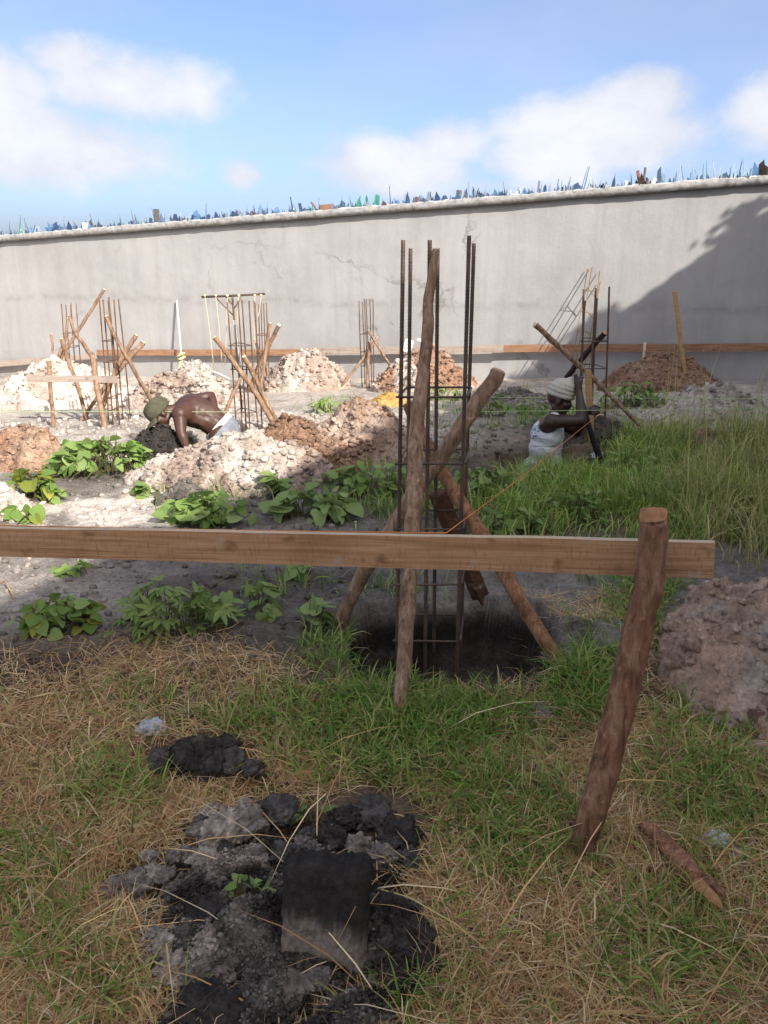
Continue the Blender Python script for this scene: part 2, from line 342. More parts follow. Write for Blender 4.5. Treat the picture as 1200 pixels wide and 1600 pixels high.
# ------------------------------------------------------------------ ground shape
# wall base line: right end of the picture is near, left end is far and lower
WR = at(1200, 592, 10.5); WL = at(0, 588, 15.3)
WRt = at(1200, 272, 10.5); WLt = at(0, 372, 15.3)
wdir = Vector((WR.x-WL.x, WR.y-WL.y, 0)); WLEN = wdir.length; wdir.normalize(); wnor = Vector((wdir.y, -wdir.x, 0))   # wnor faces the camera
if wnor.y > 0: wnor = -wnor
def wall_at(u, v, off=0.0):
    d = ray(u, v); p0 = Vector((WL.x, WL.y, 0))+wnor*off
    t = (p0-Vector((0, 0, CAMZ))).dot(wnor)/d.dot(wnor); return Vector((0, 0, CAMZ))+d*t
PITS = [  # x, y, half x, half y, depth, rotation
    (.31, 3.05, .44, .37, .43, .05),
]
PITS_LATE = []
def T0(x, y):
    x = np.asarray(x, float); y = np.asarray(y, float)
    p = np.stack([x-WL.x, y-WL.y], -1); s = (p[..., 0]*wdir.x+p[..., 1]*wdir.y)/WLEN
    s = np.clip(s, -.6, 1.5); zb = WL.z+(WR.z-WL.z)*s
    w = sstep(5.5, 12.5, y)
    z = zb*w
    return z+.035*fbm(x*.5, y*.5, 1.0, 3)*sstep(30, 12, y)
def T(x, y):
    x = np.asarray(x, float); y = np.asarray(y, float)
    z = T0(x, y)
    near = sstep(9, 3, y)
    z = z+.016*fbm(x*3.1, y*3.1, 4.0, 3)*(.5+near) + .009*fbm(x*14, y*14, 7.0, 4)
    for (cx, cy, hx, hy, dp, a) in PITS+PITS_LATE:
        c, s_ = math.cos(a), math.sin(a); dx = (x-cx)*c+(y-cy)*s_; dy = -(x-cx)*s_+(y-cy)*c
        wob = .1*pn(x*4, y*4, 3.3)+.06*pn(x*11, y*11, 1.3)
        d = (np.abs(dx/hx)**4+np.abs(dy/hy)**4)**.25+wob
        tt = np.clip((1.05-d-.03*pn(x*8, y*8, 5.))/.26, 0, 1); z = z-dp*(1-(1-tt)**2.4)*(1-.1*pn(x*9, y*9, 2.2)) + .05*np.exp(-((d-1.18)/.16)**2)*(dp > .3)*pn(x*5, y*5, 8.)*2
    return z
def g(u, v, h=0.0):
    """where the view ray through a photograph pixel meets the ground"""
    d = ray(u, v); ts = np.linspace(.8, 26, 2600)
    X = d.x*ts; Y = d.y*ts; Z = CAMZ+d.z*ts
    k = np.argmax(Z < T0(X, Y)+h)
    if k == 0: k = len(ts)-1
    x, y = X[k], Y[k]; return Vector((x, y, float(T0(x, y))))
def tz(x, y): return float(T(x, y))
# holes the two men stand in
pr = g(862, 728); pl = g(338, 705)
PITS_LATE += [(pr.x+.05, pr.y+.12, .42, .36, .95, 0), (pl.x, pl.y+.1, .4, .34, .75, 0)]
PITS_LATE += [(g(395, 672).x, g(395, 672).y+.12, .33, .25, .3, 0)]

# soil colours (linear) and where they lie, with sunlit patches painted pale
DARK = np.array((.085, .075, .066)); PALE = np.array((.56, .5, .44)); BROWN = np.array((.3, .2, .14)); GREYS = np.array((.2, .18, .16)); HUMUS = np.array((.16, .105, .062)); BLACK = np.array((.03, .026, .023))
def blob(u, v, cu, cv, ru, rv): return np.exp(-(((u-cu)/ru)**2+((v-cv)/rv)**2))
def ground_col(x, y, z):
    u, v, zc = project(np.stack([x, y, z], -1)); n = fbm(x*1.7, y*1.7, 2.0, 4); n2 = fbm(x*6, y*6, 5.0+z*7, 3)
    C = np.broadcast_to(GREYS, x.shape+(3,)).copy()
    def paint(w, c):
        w = np.clip(w, 0, 1)[..., None]; C[...] = C*(1-w)+c*w
    far = sstep(780, 690, v)
    paint(far*(.75+.5*n), PALE); 
    paint(sstep(940, 1060, v+60*n)*.95, HUMUS)
    lf = sstep(1250, 600, u)
    paint((blob(u, v, 60, 925, 190, 60)*1.2+n*.5)*lf, PALE*.62)  # sunlit patches at left put into the soil colour
    paint(sstep(.25, .6, blob(u, v, 160, 802, 150, 24)+.3*n2), PALE*1.12)
    paint(sstep(.3, .7, blob(u, v, 230, 775, 50, 18)+.2*n2), PALE*1.1)
    paint(sstep(.2, .7, blob(u, v, 120, 740, 90, 25)+.4*n2)*.8, DARK*1.5)
    paint(sstep(.2, .7, blob(u, v, 95, 812, 30, 14)+.3*n2)*.8, DARK*2)
    paint(sstep(.3, .8, blob(u, v, 255, 690, 60, 26)+.3*n2), BLACK*1.6)
    paint(sstep(.2, .7, blob(u, v, 440, 920, 240, 40)+.3*n)*.8, DARK*1.2)
    paint(sstep(.2, .7, blob(u, v, 40, 1055, 150, 34)+.3*n2)*.8, DARK*.95)
    paint(sstep(.25, .7, blob(u, v, 420, 985, 130, 34)+.3*n2)*.7, DARK*1.1)
    paint(sstep(.2, .6, blob(u, v, 925, 940, 150, 36)+.3*n2)*.85, GREYS*1.15)
    paint(sstep(.2, .7, blob(u, v, 950, 1000, 60, 40)+.3*n2)*.8, GREYS*1.1)
    paint(sstep(.2, .6, blob(u, v, 900, 760, 280, 90))*.8, HUMUS*.8)
    paint(sstep(.2, .6, blob(u, v, 700, 775, 160, 60)+.2*n)*.7, DARK)
    paint(sstep(.2, .6, blob(u, v, 900, 665, 120, 16)+.3*n2)*.8, DARK*1.3)
    paint(sstep(.2, .6, blob(u, v, 810, 650, 90, 12)+.3*n2)*.6, GREYS*1.6)
    # cut faces of the holes: dark topsoil, grey below
    d = T0(x, y)-z
    pit = sstep(.05, .12, d)
    paint(np.exp(-((v-952)/26)**2)*blob(u, v, 720, 950, 190, 60)*1.2*(d < .05), GREYS*1.5)  # highlight along the pit rim painted into the soil colour
    paint(pit, np.where((d > .22)[..., None], DARK*(.8+.5*n2[..., None]), BLACK*1.15))
    paint(sstep(.33, .4, d)*.85*(y < 4), GREYS*.8)
    return C*(1+.22*n2[..., None])

def build_ground():
    def axis(segs):
        out = []
        for a, b_, st in segs: out += list(np.arange(a, b_, st))
        return np.array(out+[segs[-1][1]])
    xs = axis([(-120, -40, 16), (-40, -14, 2), (-14, -5, .3), (-5, -2.2, .07), (-2.2, -.35, .03), (-.35, 1.0, .016), (1.0, 2.6, .035), (2.6, 6, .1), (6, 14, .5), (14, 40, 3), (40, 120, 16)])
    ys = axis([(-60, -12, 8), (-12, 0, 1), (0, 1.0, .1), (1.0, 2.5, .024), (2.5, 3.32, .016), (3.32, 3.5, .005), (3.5, 3.6, .016), (3.6, 5, .035), (5, 8.5, .05), (8.5, 16, .1), (16, 30, 1.5), (30, 120, 15)])
    X, Y = np.meshgrid(xs, ys); Z = T(X, Y)
    C = ground_col(X, Y, Z)
    fl = grid_faces(len(xs), len(ys))
    me = mesh_np('ground', np.stack([X, Y, Z], -1).reshape(-1, 3), fl, np.full(len(fl), 4), C.reshape(-1, 3))
    tag(link('ground', me, None, MATS['soil']), kind='structure')
build_ground()

# ------------------------------------------------------------------ boundary wall, coping, broken glass
def build_wall():
    a0, a1 = -9.0, WLEN+7.0
    slope_b = (WR.z-WL.z)/WLEN; slope_t = (WRt.z-WLt.z)/WLEN; H0 = WLt.z-WL.z
    root = bpy.data.objects.new('boundary_wall', None)
    wall = empty('boundary_wall', (WL.x, WL.y, WL.z), 'long grey plastered boundary wall topped with broken glass, cracked and stained', 'wall')
    ang = math.atan2(wdir.y, wdir.x); wall.rotation_euler = (0, 0, ang)
    bpy.data.objects.remove(root)
    cop = .09
    def zb(s): return slope_b*s
    def zt(s): return H0+slope_t*s
    def child(name, me, mat):
        me.materials.append(mat) if not me.materials else None
        o = bpy.data.objects.new(name, me); COL.objects.link(o); o.parent = wall; return o
    # local: x along the wall, y away from the camera, z up
    ns = 170; S = np.linspace(a0, a1, ns); nz_ = 40; V = []
    for j in range(nz_):
        f = j/(nz_-1); Z = zb(S)-.5+(zt(S)-cop-zb(S)+.5)*f
        V.append(np.stack([S, .012*fbm(S*.9, Z*.9, 1., 3), Z], -1))
    V = np.array(V).reshape(-1, 3); B = V[:ns].copy(); B[:, 1] = .22; Tp = V[-ns:].copy(); Tp[:, 1] = .22
    V = np.concatenate([V, B, Tp]); fl = grid_faces(ns, nz_); n0 = ns*nz_; i = np.arange(ns-1)
    back = np.stack([n0+i+1, n0+i, n0+ns+i, n0+ns+i+1], -1); top = np.stack([(nz_-1)*ns+i, (nz_-1)*ns+i+1, n0+ns+i+1, n0+ns+i], -1)
    fl = np.concatenate([fl, back, top])
    me = mesh_np('plaster_face', V, fl, np.full(len(fl), 4)); me.polygons.foreach_set('use_smooth', np.ones(len(me.polygons), bool)); child('plaster_face', me, m_wall)
    # coping slab, with a ragged mortar bed on top
    ns = 420; S = np.linspace(a0, a1, ns); prof = [(.02, -cop), (-.085, -cop), (-.09, -cop*.1), (-.05, .012), (.11, .02), (.27, .012), (.31, -.01), (.31, -cop), (.2, -cop)]
    V = np.array([[[s, y+.012*pn(s*3, k*.7, 2.)+.006*pn(s*14, k, 5.), zt(s)+z+.008*pn(s*6, k*.5, 9.)] for s in S] for k, (y, z) in enumerate(prof)]).reshape(-1, 3)
    fl = grid_faces(ns, len(prof)); me = mesh_np('coping', V, fl, np.full(len(fl), 4)); child('coping', me, MATS['coping_concrete'])
    ns = 900; S = np.linspace(a0, a1, ns); V = []
    for k, (y, z) in enumerate([(-.075, -.005), (-.05, .012), (.0, .022), (.08, .03), (.18, .02), (.24, -.01)]):
        V.append(np.stack([S, y+.012*pn(S*7, k*1.0, 1.), zt(S)+z*(1+.9*pn(S*5, k*.9, 4.))+.012*pn(S*16, k*1.3, 7.)], -1))
    fl = grid_faces(ns, 6); me = mesh_np('mortar_bed', np.array(V).reshape(-1, 3), fl, np.full(len(fl), 4)); child('mortar_bed', me, MATS['mortar_white'])
    # glass: a few bottle-piece shapes, shared
    shapes = []
    rr = random.Random(4)
    for k in range(14):
        bm = bmesh.new(); slim = k % 4 == 0
        w = rr.uniform(.005, .009) if slim else rr.uniform(.024, .055); h = 1.0
        outline = [(-w, -.3), (w, -.3), (w*rr.uniform(.7, 1.1), h*rr.uniform(.2, .5)), (w*rr.uniform(.1, .9), h*rr.uniform(.6, .8)), (rr.uniform(-.5, .5)*w, h), (-w*rr.uniform(.3, 1.0), h*rr.uniform(.35, .8))]
        if k % 5 == 4: outline[4] = (w*.8, h*.9); outline[5] = (-w*.9, h)
        f = [bm.verts.new((x, .25*x*x/w*.6, z)) for x, z in outline]; bk = [bm.verts.new((x*.9, .25*x*x/w*.6+.005, z)) for x, z in outline]
        bm.faces.new(f[::-1]); bm.faces.new(bk); n = len(f)
        for q in range(n): bm.faces.new((f[q], f[(q+1) % n], bk[(q+1) % n], bk[q]))
        shapes.append((slim, w, bm))
    meshes = {}
    for si, (slim, w, bm) in enumerate(shapes):
        me0 = bm_mesh('glass_shard', bm)
        for gi, gm in enumerate(GLASS):
            me = me0.copy(); me.materials.append(gm); meshes[si, gi] = (me, slim)
    n = 0; s = .0
    while n < 292:
        f = (s)/(WLEN+.6)
        dens = .046 if f < .86 else .075
        s += (WLEN+.9)/285*rr.uniform(.4, 1.6)
        if s > WLEN+.9: s = -.6+rr.random()*.5+ (0 if n < 1 else rr.uniform(0, WLEN))
        # glass colour runs along the wall in batches
        if f > .93: gi = rr.choices(range(6), (1, 0, 4, 8, 4, 1))[0]
        elif f > .8: gi = rr.choices(range(6), (3, 2, 6, 1, 2, 1))[0]
        else: gi = rr.choices(range(6), (6, 6, 3, .5, 1.5, 3))[0]
        si = rr.randrange(14) if f < .86 else rr.choice([0, 4, 8, 12, 0, 4, 8, 1, 2, 4])
        me, slim = meshes[si, gi]
        o = bpy.data.objects.new('glass_shard', me); COL.objects.link(o); o.parent = wall
        h = rr.uniform(.09, .23)*(1.0 if not slim else 1.5)*(.8+.5*max(0, f-.6)); 
        if rr.random() < .4: h *= .6
        o.location = (s, rr.uniform(-.045, .17), zt(s)+.02); o.rotation_euler = (rr.uniform(-.22, .22), rr.uniform(-.2, .2), rr.uniform(-1.2, 1.2))
        o.scale = (rr.uniform(.8, 1.35)*1.1, 1, h); n += 1
    n = 360; V = []; Fq = []
    for q in range(n):
        ss = -.4+(WLEN+1.2)*(q+rr.random())/n; w = rr.uniform(.006, .03); h = rr.uniform(.03, .1); y = rr.uniform(-.05, .19); a = rr.uniform(-1, 1); tl = rr.uniform(-.25, .25)*h; z = zt(ss)+.005
        dx, dy = math.cos(a)*w, math.sin(a)*w; b0 = len(V); tx = rr.uniform(-.6, .6)
        V += [(ss-dx, y-dy, z), (ss+dx, y+dy, z), (ss+dx*.8, y+dy*.8, z+h*rr.uniform(.3, .8)), (ss+dx*tx+tl, y+dy*tx, z+h), (ss-dx*.8, y-dy*.8, z+h*rr.uniform(.3, .8))]; V += [(x_+.002, y_+.005, z_) for x_, y_, z_ in V[b0:b0+5]]
        Fq += [[b0+k for k in (4, 3, 2, 1, 0)], [b0+5+k for k in range(5)]]+[[b0+k, b0+(k+1) % 5, b0+5+(k+1) % 5, b0+5+k] for k in range(5)]
    me = bpy.data.meshes.new('glass_splinters'); me.from_pydata(V, [], Fq); o = child('glass_splinters', me, GLASS[5]); o['kind'] = 'stuff'
    # loose brick bats bedded among the glass
    def bat(u, sx, sy, sz, mat, ry, rz=0, dz=.0):
        p = wall_at(u, 300); q = Vector((p.x-WL.x, p.y-WL.y, 0)); ss = q.dot(wdir)
        bm = bmesh.new(); box(bm, Matrix.Identity(4), sx, sy, sz); bmesh.ops.bevel(bm, geom=bm.edges[:], offset=.008, segments=1, affect='EDGES')
        for v in bm.verts: v.co += Vector((mnoise.noise(v.co*30), mnoise.noise(v.co*30+Vector((5, 0, 0))), mnoise.noise(v.co*30+Vector((0, 7, 0)))))*.008
        o = child('brick_bat', bm_mesh('brick_bat', bm), MATS[mat]); o.location = (ss, 0.03, zt(ss)+.03+sz*.35+dz); o.rotation_euler = (0, ry, rz)
    bat(508, .2, .08, .08, 'brick_brown', -.1, .3); bat(489, .03, .03, .16, 'brick_brown', -.7)
    bat(996, .04, .03, .2, 'brick_brown', -.25); bat(1004, .026, .03, .24, 'block_grey', .06); bat(1001, .06, .04, .1, 'brick_red', .1)
    bat(127, .1, .09, .1, 'paint_white', .2, .4); bat(111, .02, .02, .16, 'brick_brown', -.7); bat(240, .11, .006, .24, 'block_grey', .0); bat(1020, .06, .05, .07, 'paint_white', .5)
    bat(716, .07, .04, .13, 'block_grey', .1); bat(650, .06, .04, .08, 'brick_red', .2)
build_wall()

# ------------------------------------------------------------------ soil piles
_ico = {}
def ico(sub):
    if sub not in _ico:
        bm = bmesh.new(); bmesh.ops.create_icosphere(bm, subdivisions=sub, radius=1)
        V = np.array([v.co[:] for v in bm.verts]); Fc = np.array([[v.index for v in f.verts] for f in bm.faces]); bm.free(); _ico[sub] = (V, Fc)
    return _ico[sub]
def clod_shape(seed, sub=2, amp=.35):
    V, Fc = ico(sub); V = V.copy(); s = seed*3.7
    d = 1+amp*fbm(V[:, 0]*1.3+s, V[:, 1]*1.3, V[:, 2]*1.3+s, 3)+amp*.35*fbm(V[:, 0]*4+s, V[:, 1]*4, V[:, 2]*4, 2)
    V *= d[:, None]; return V, Fc
def rot_many(n):
    q = rng.normal(size=(n, 4)); q /= np.linalg.norm(q, axis=1)[:, None]; w, x, y, z = q.T
    return np.stack([1-2*(y*y+z*z), 2*(x*y-z*w), 2*(x*z+y*w), 2*(x*y+z*w), 1-2*(x*x+z*z), 2*(y*z-x*w), 2*(x*z-y*w), 2*(y*z+x*w), 1-2*(x*x+y*y)], -1).reshape(n, 3, 3)
def crumbs(name, P, S, C, parent=None, sub=1, mat='soil', label=None, flat=.75):
    """many small lumps joined into one mesh"""
    n = len(P); shp = [(clod_shape(k, sub, .4)[0]*(1+.5*(np.random.default_rng(k).random((len(ico(sub)[0]), 1))-.5)), ico(sub)[1]) for k in range(7)]; nv = len(shp[0][0]); Fc = shp[0][1]
    Rm = rot_many(n); pick = rng.integers(0, 7, n); base = np.stack([s_[0] for s_ in shp])[pick]
    V = np.einsum('nij,nvj->nvi', Rm, base)*np.asarray(S)[:, None, None]; V[..., 2] *= flat; V += np.asarray(P)[:, None, :]
    fl = (Fc[None]+(np.arange(n)*nv)[:, None, None]).reshape(-1, 3)
    me = mesh_np(name, V.reshape(-1, 3), fl, np.full(len(fl), 3), np.repeat(np.asarray(C), nv, 0))
    o = link(name, me, parent, MATS[mat], smooth=False)
    return tag(o, kind='stuff', label=label)
def pile(name, label, cat, cx, cy, rx, ry, h, colf, n=90, rough=.1, ncr=300, crs=(.01, .035), seed=0, rot=0, power=1.3, group=None, mat='soil', big=0):
    z0 = float(T0(cx, cy)); root = empty(name, (cx, cy, z0), label, cat, group)
    a = np.linspace(-1.15, 1.15, n); A, B = np.meshgrid(a, a); c, s = math.cos(rot), math.sin(rot)
    def surf(A, B):
        X = cx+(A*c-B*s)*rx; Y = cy+(A*s+B*c)*ry; rr_ = np.sqrt(A*A+B*B)+.22*fbm(X*1.6/rx*.5, Y*1.6/rx*.5, seed*1.9, 3)
        prof = np.clip(1-rr_, 0, 1)**(1/power); prof = prof*(1.0-.25*prof)/.75
        f1 = 2.2/max(rx, .3); k = 1.0/max(.18, min(rx, .6))
        rid = 1-np.abs(fbm(X*k*1.6, Y*k*1.6, seed+5., 3)); lump = .45*np.abs(fbm(X*k*4, Y*k*4, seed+3., 3))+.32*fbm(X*k*9, Y*k*9, seed+6., 4, .65)-.4*np.abs(fbm(X*k*16, Y*k*16, seed+8., 3))
        Z = T0(X, Y)+h*prof+rough*h*.8*(fbm(X*f1, Y*f1, seed, 3)*1.2+(rid-.6)*.9+lump*.9-.35)*np.clip(prof*3, 0, 1)-.05*(rr_ > .97)-.06*np.clip(rr_-.97, 0, 1)*4
        return X, Y, Z
    X, Y, Z = surf(A, B); C = colf(X, Y, Z)
    fl = grid_faces(n, n); Xr, Yr, Zr = X-cx, Y-cy, Z-z0
    me = mesh_np('soil_body', np.stack([X, Y, Z], -1).reshape(-1, 3), fl, np.full(len(fl), 4), C.reshape(-1, 3))
    link('soil_body', me, root, MATS[mat])
    if ncr:
        ncr = int(ncr*2.0); t = rng.random(ncr)*2*math.pi; r = np.sqrt(rng.random(ncr))*1.02; r = np.where(rng.random(ncr) < .22, 1+rng.exponential(.13, ncr), r); A2 = r*np.cos(t); B2 = r*np.sin(t); X2, Y2, Z2 = surf(A2, B2)
        S = crs[0]*.5+(crs[1]*.6-crs[0]*.5)*rng.random(ncr)**5; C2 = colf(X2, Y2, Z2)*(.75+.5*rng.random((ncr, 1)))
        crumbs('soil_crumbs', np.stack([X2, Y2, Z2+S*.25], -1), S, C2, root, 2 if crs[1] > .03 else 1, mat)
    for k in range(big):
        t = random.random()*6.28; r = math.sqrt(random.random())*.9; x2, y2, z2 = [float(q) for q in surf(np.array(r*math.cos(t)), np.array(r*math.sin(t)))]
        clod_obj('soil_clod', Vector((x2, y2, z2)), crs[1]*(.3+1.0*random.random()**2.5), colf(np.array([x2]), np.array([y2]), np.array([z2]))[0]*random.uniform(.8, 1.25), root, k+seed*7, mat)
    return root, surf
def clod_obj(name, p, s, col, parent, seed, mat='soil', sub=3, scale=(1, 1, .75), amp=.32):
    V, Fc = clod_shape(seed, sub, amp); q = V*1.0; V = V*(1+.13*fbm(q[:, 0]*5+seed, q[:, 1]*5, q[:, 2]*5, 4, .65)-.16*np.abs(fbm(q[:, 0]*3+seed, q[:, 1]*3, q[:, 2]*3+4, 3)))[:, None]; V = V*np.array(scale)*s
    me = mesh_np(name, V, Fc, np.full(len(Fc), 3), np.asarray(col)*(1+.5*fbm(V[:, 0]/s*1.5+seed, V[:, 1]/s*1.5, V[:, 2]/s*1.5, 3))[:, None]); me.materials.append(MATS[mat])
    me.polygons.foreach_set('use_smooth', np.ones(len(Fc), bool))
    o = bpy.data.objects.new(name, me); COL.objects.link(o)
    if parent is not None: o.parent = parent; o.location = p-Vector(parent.location)
    else: o.location = p
    o.rotation_euler = (random.uniform(-.3, .3), random.uniform(-.3, .3), random.uniform(0, 6.28)); return o
def two(c0, c1, f=2.2, thr=0.0, w=.35, sd=0.):
    c0 = np.asarray(c0); c1 = np.asarray(c1)
    def fn(X, Y, Z):
        n = fbm(X*f, Y*f, Z*f+sd, 4); m = sstep(thr-w, thr+w, n)[..., None]; n2 = fbm(X*11, Y*11, Z*11+sd, 3)[..., None]
        return np.clip((c0*(1-m)+c1*m)*(1+.35*n2), .01, .8)
    return fn
def pile_px(name, label, u, vf, vt, hw, ratio, colf, **k):
    P = g(u, vf); zc = P.y*cp+(CAMZ-P.z)*sp; rx = hw*zc/F*1.08; ry = rx*ratio; cy = P.y+ry*.85
    top = at(u, vt, cy); cx = top.x; h = max(.04, top.z-float(T0(cx, cy)))
    return pile(name, label, 'soil pile', cx, cy, rx, ry, h*1.06, colf, **k)
PK = np.array((.44, .34, .28)); TAN = np.array((.36, .25, .18)); BR = np.array((.25, .155, .105)); BRD = np.array((.17, .105, .075))
G = 'heaps of dug soil'
pile_px('soil_pile', 'wide heap of pale lumpy soil in the sun in front of the stooping man', 365, 772, 676, 165, .62, two(PALE*.95, PK*.75, 2.4, .0), n=150, ncr=900, crs=(.012, .05), seed=1, group=G, rough=.2, big=16)
pile_px('soil_pile', 'brown crumbly heap of earth on the pale heap below the steel cage with hanging strings', 455, 752, 660, 120, .6, two(BR, TAN, 3, .25), n=130, ncr=900, crs=(.012, .05), seed=2, group=G, rough=.22, big=14)
pile_px('soil_pile', 'pink-tan heap of soil just behind the tall steel cage, touching the brown heap', 575, 726, 630, 105, .7, two(TAN, PK, 3, .0), n=130, ncr=800, crs=(.012, .05), seed=3, group=G, rough=.2, big=12)
pile_px('soil_pile', 'steep pale pink soil heap against the wall between two distant cages', 478, 612, 543, 66, .7, two(PK*.9, PALE*.9, 2, .1), n=90, ncr=500, crs=(.02, .07), seed=4, group=G, rough=.2, mat='soil_far', big=8)
pile_px('soil_pile', 'broad pinkish soil heap behind the stooping man with a rope lying on it', 290, 640, 571, 92, .6, two(PK*.9, PALE*.9, 2, .1), n=110, ncr=600, crs=(.02, .07), seed=5, group=G, rough=.22, mat='soil_far', big=10)
pile_px('soil_pile', 'mottled brown and white soil heap by the wall behind the tall steel cage', 665, 612, 548, 76, .6, two(BR*1.3, PALE, 2.6, .2), n=100, ncr=600, crs=(.02, .07), seed=6, group=G, rough=.24, mat='soil_far', big=8)
pile_px('soil_pile', 'reddish brown soil heap in the wall shade with a yellow stake in it', 1032, 612, 551, 105, .6, two(BR*1.15, TAN*.9, 3, .3), n=110, ncr=900, crs=(.015, .05), seed=7, group=G, rough=.2, mat='soil_far')
pile_px('soil_pile', 'low whitish grey soil heap in the tall grass near the wall', 1120, 665, 602, 95, .5, two(PALE*.95, GREYS*1.5, 4, .3), n=100, ncr=400, crs=(.015, .05), seed=8, group=G, rough=.28)
pile_px('soil_pile', 'low reddish brown soil heap beside the sunlit broad-leaved vine', 35, 738, 654, 80, .6, two(BR*1.25, TAN, 3, .1), n=90, ncr=500, crs=(.012, .04), seed=9, group=G, rough=.18)
pile_px('soil_pile', 'bright white soil heap behind the two posts with a cross board', 90, 640, 560, 120, .7, two(PALE*1.1, PK, 2.4, .35), n=100, ncr=500, crs=(.02, .07), seed=10, group=G, rough=.2, mat='soil_far', big=8)
pile_px('soil_pile', 'small pale pink heap of soil at the sunlit yellowing vine', -5, 815, 756, 48, .7, two(PK*1.05, PALE, 3), n=60, ncr=200, crs=(.01, .03), seed=11, group=G, rough=.15)
pile_px('soil_pile', 'small dark crusted mound in the vines below the wide pale heap', 285, 790, 752, 42, .6, two(DARK*1.3, GREYS, 4, .2), n=60, ncr=250, crs=(.008, .03), seed=12, group=G, rough=.25)
pile_px('soil_pile', 'dark earth ridge at the hole behind the man in the white vest', 935, 700, 655, 70, .45, two(DARK*1.1, GREYS*1.2, 4, .35), n=80, ncr=300, crs=(.01, .04), seed=13, group=G, rough=.25)
pile_px('soil_pile', 'grey low soil heap between the tall cage and the man in the white vest', 810, 640, 608, 70, .5, two(GREYS*1.5, DARK*1.6, 3, .2), n=80, ncr=300, crs=(.015, .05), seed=14, group=G, rough=.25, mat='soil_far')
pile_px('soil_pile', 'black moist earth thrown up beside the arm of the stooping man', 243, 716, 664, 46, .7, two(BLACK*1.5, GREYS, 4, .45), n=70, ncr=400, crs=(.01, .04), seed=15, group=G, rough=.25)
pile_px('soil_pile', 'small heap of ochre yellow sand beside the brown and white heap', 605, 636, 614, 34, .9, two((.5, .3, .09), (.55, .36, .14), 3), n=50, ncr=120, crs=(.012, .03), seed=16, group=G, rough=.15, mat='soil_far')
# big heap at the right of the board
pr2 = at(1230, 960, 2.75)
pile('soil_pile', 'rough brown grey soil heap past the free end of the long board', 'soil pile', 1.78, 2.62, .78, .78, .28, two(np.array((.43, .3, .225)), np.array((.42, .35, .3)), 3, .25), n=220, ncr=1500, crs=(.004, .04), seed=21, group=G, rough=.34, big=110, power=1.5)
pile('soil_pile', 'flat light grey patch of spilled soil right of the pit', 'soil pile', g(935, 1000).x, g(935, 1000).y, .17, .2, .075, two(GREYS*1.1, GREYS*.8, 5), n=60, ncr=120, crs=(.004, .014), seed=22, group=G, rough=.3)
pile('soil_pile', 'flat pale brown lump of soil in the grass in front of the pit', 'soil pile', g(853, 1130).x, g(853, 1130).y+.03, .085, .075, .05, two(np.array((.24, .19, .15)), GREYS*1.2, 8), n=50, ncr=60, crs=(.003, .012), seed=23, group=G, rough=.3)
pile('soil_pile', 'crusty light grey soil at the grassy foot of the rough brown heap', 'soil pile', g(1085, 1050).x, g(1085, 1050).y, .15, .1, .06, two(GREYS*1.5, GREYS, 6), n=50, ncr=90, crs=(.004, .014), seed=24, group=G, rough=.3)
pile('soil_pile', 'light grey lump of earth half hidden in the tall grass under the whitish heap', 'soil pile', g(1110, 700).x, g(1110, 700).y, .3, .2, .17, two(BR*1.3, GREYS*1.3, 4), n=50, ncr=90, crs=(.01, .03), seed=25, group=G, rough=.3)

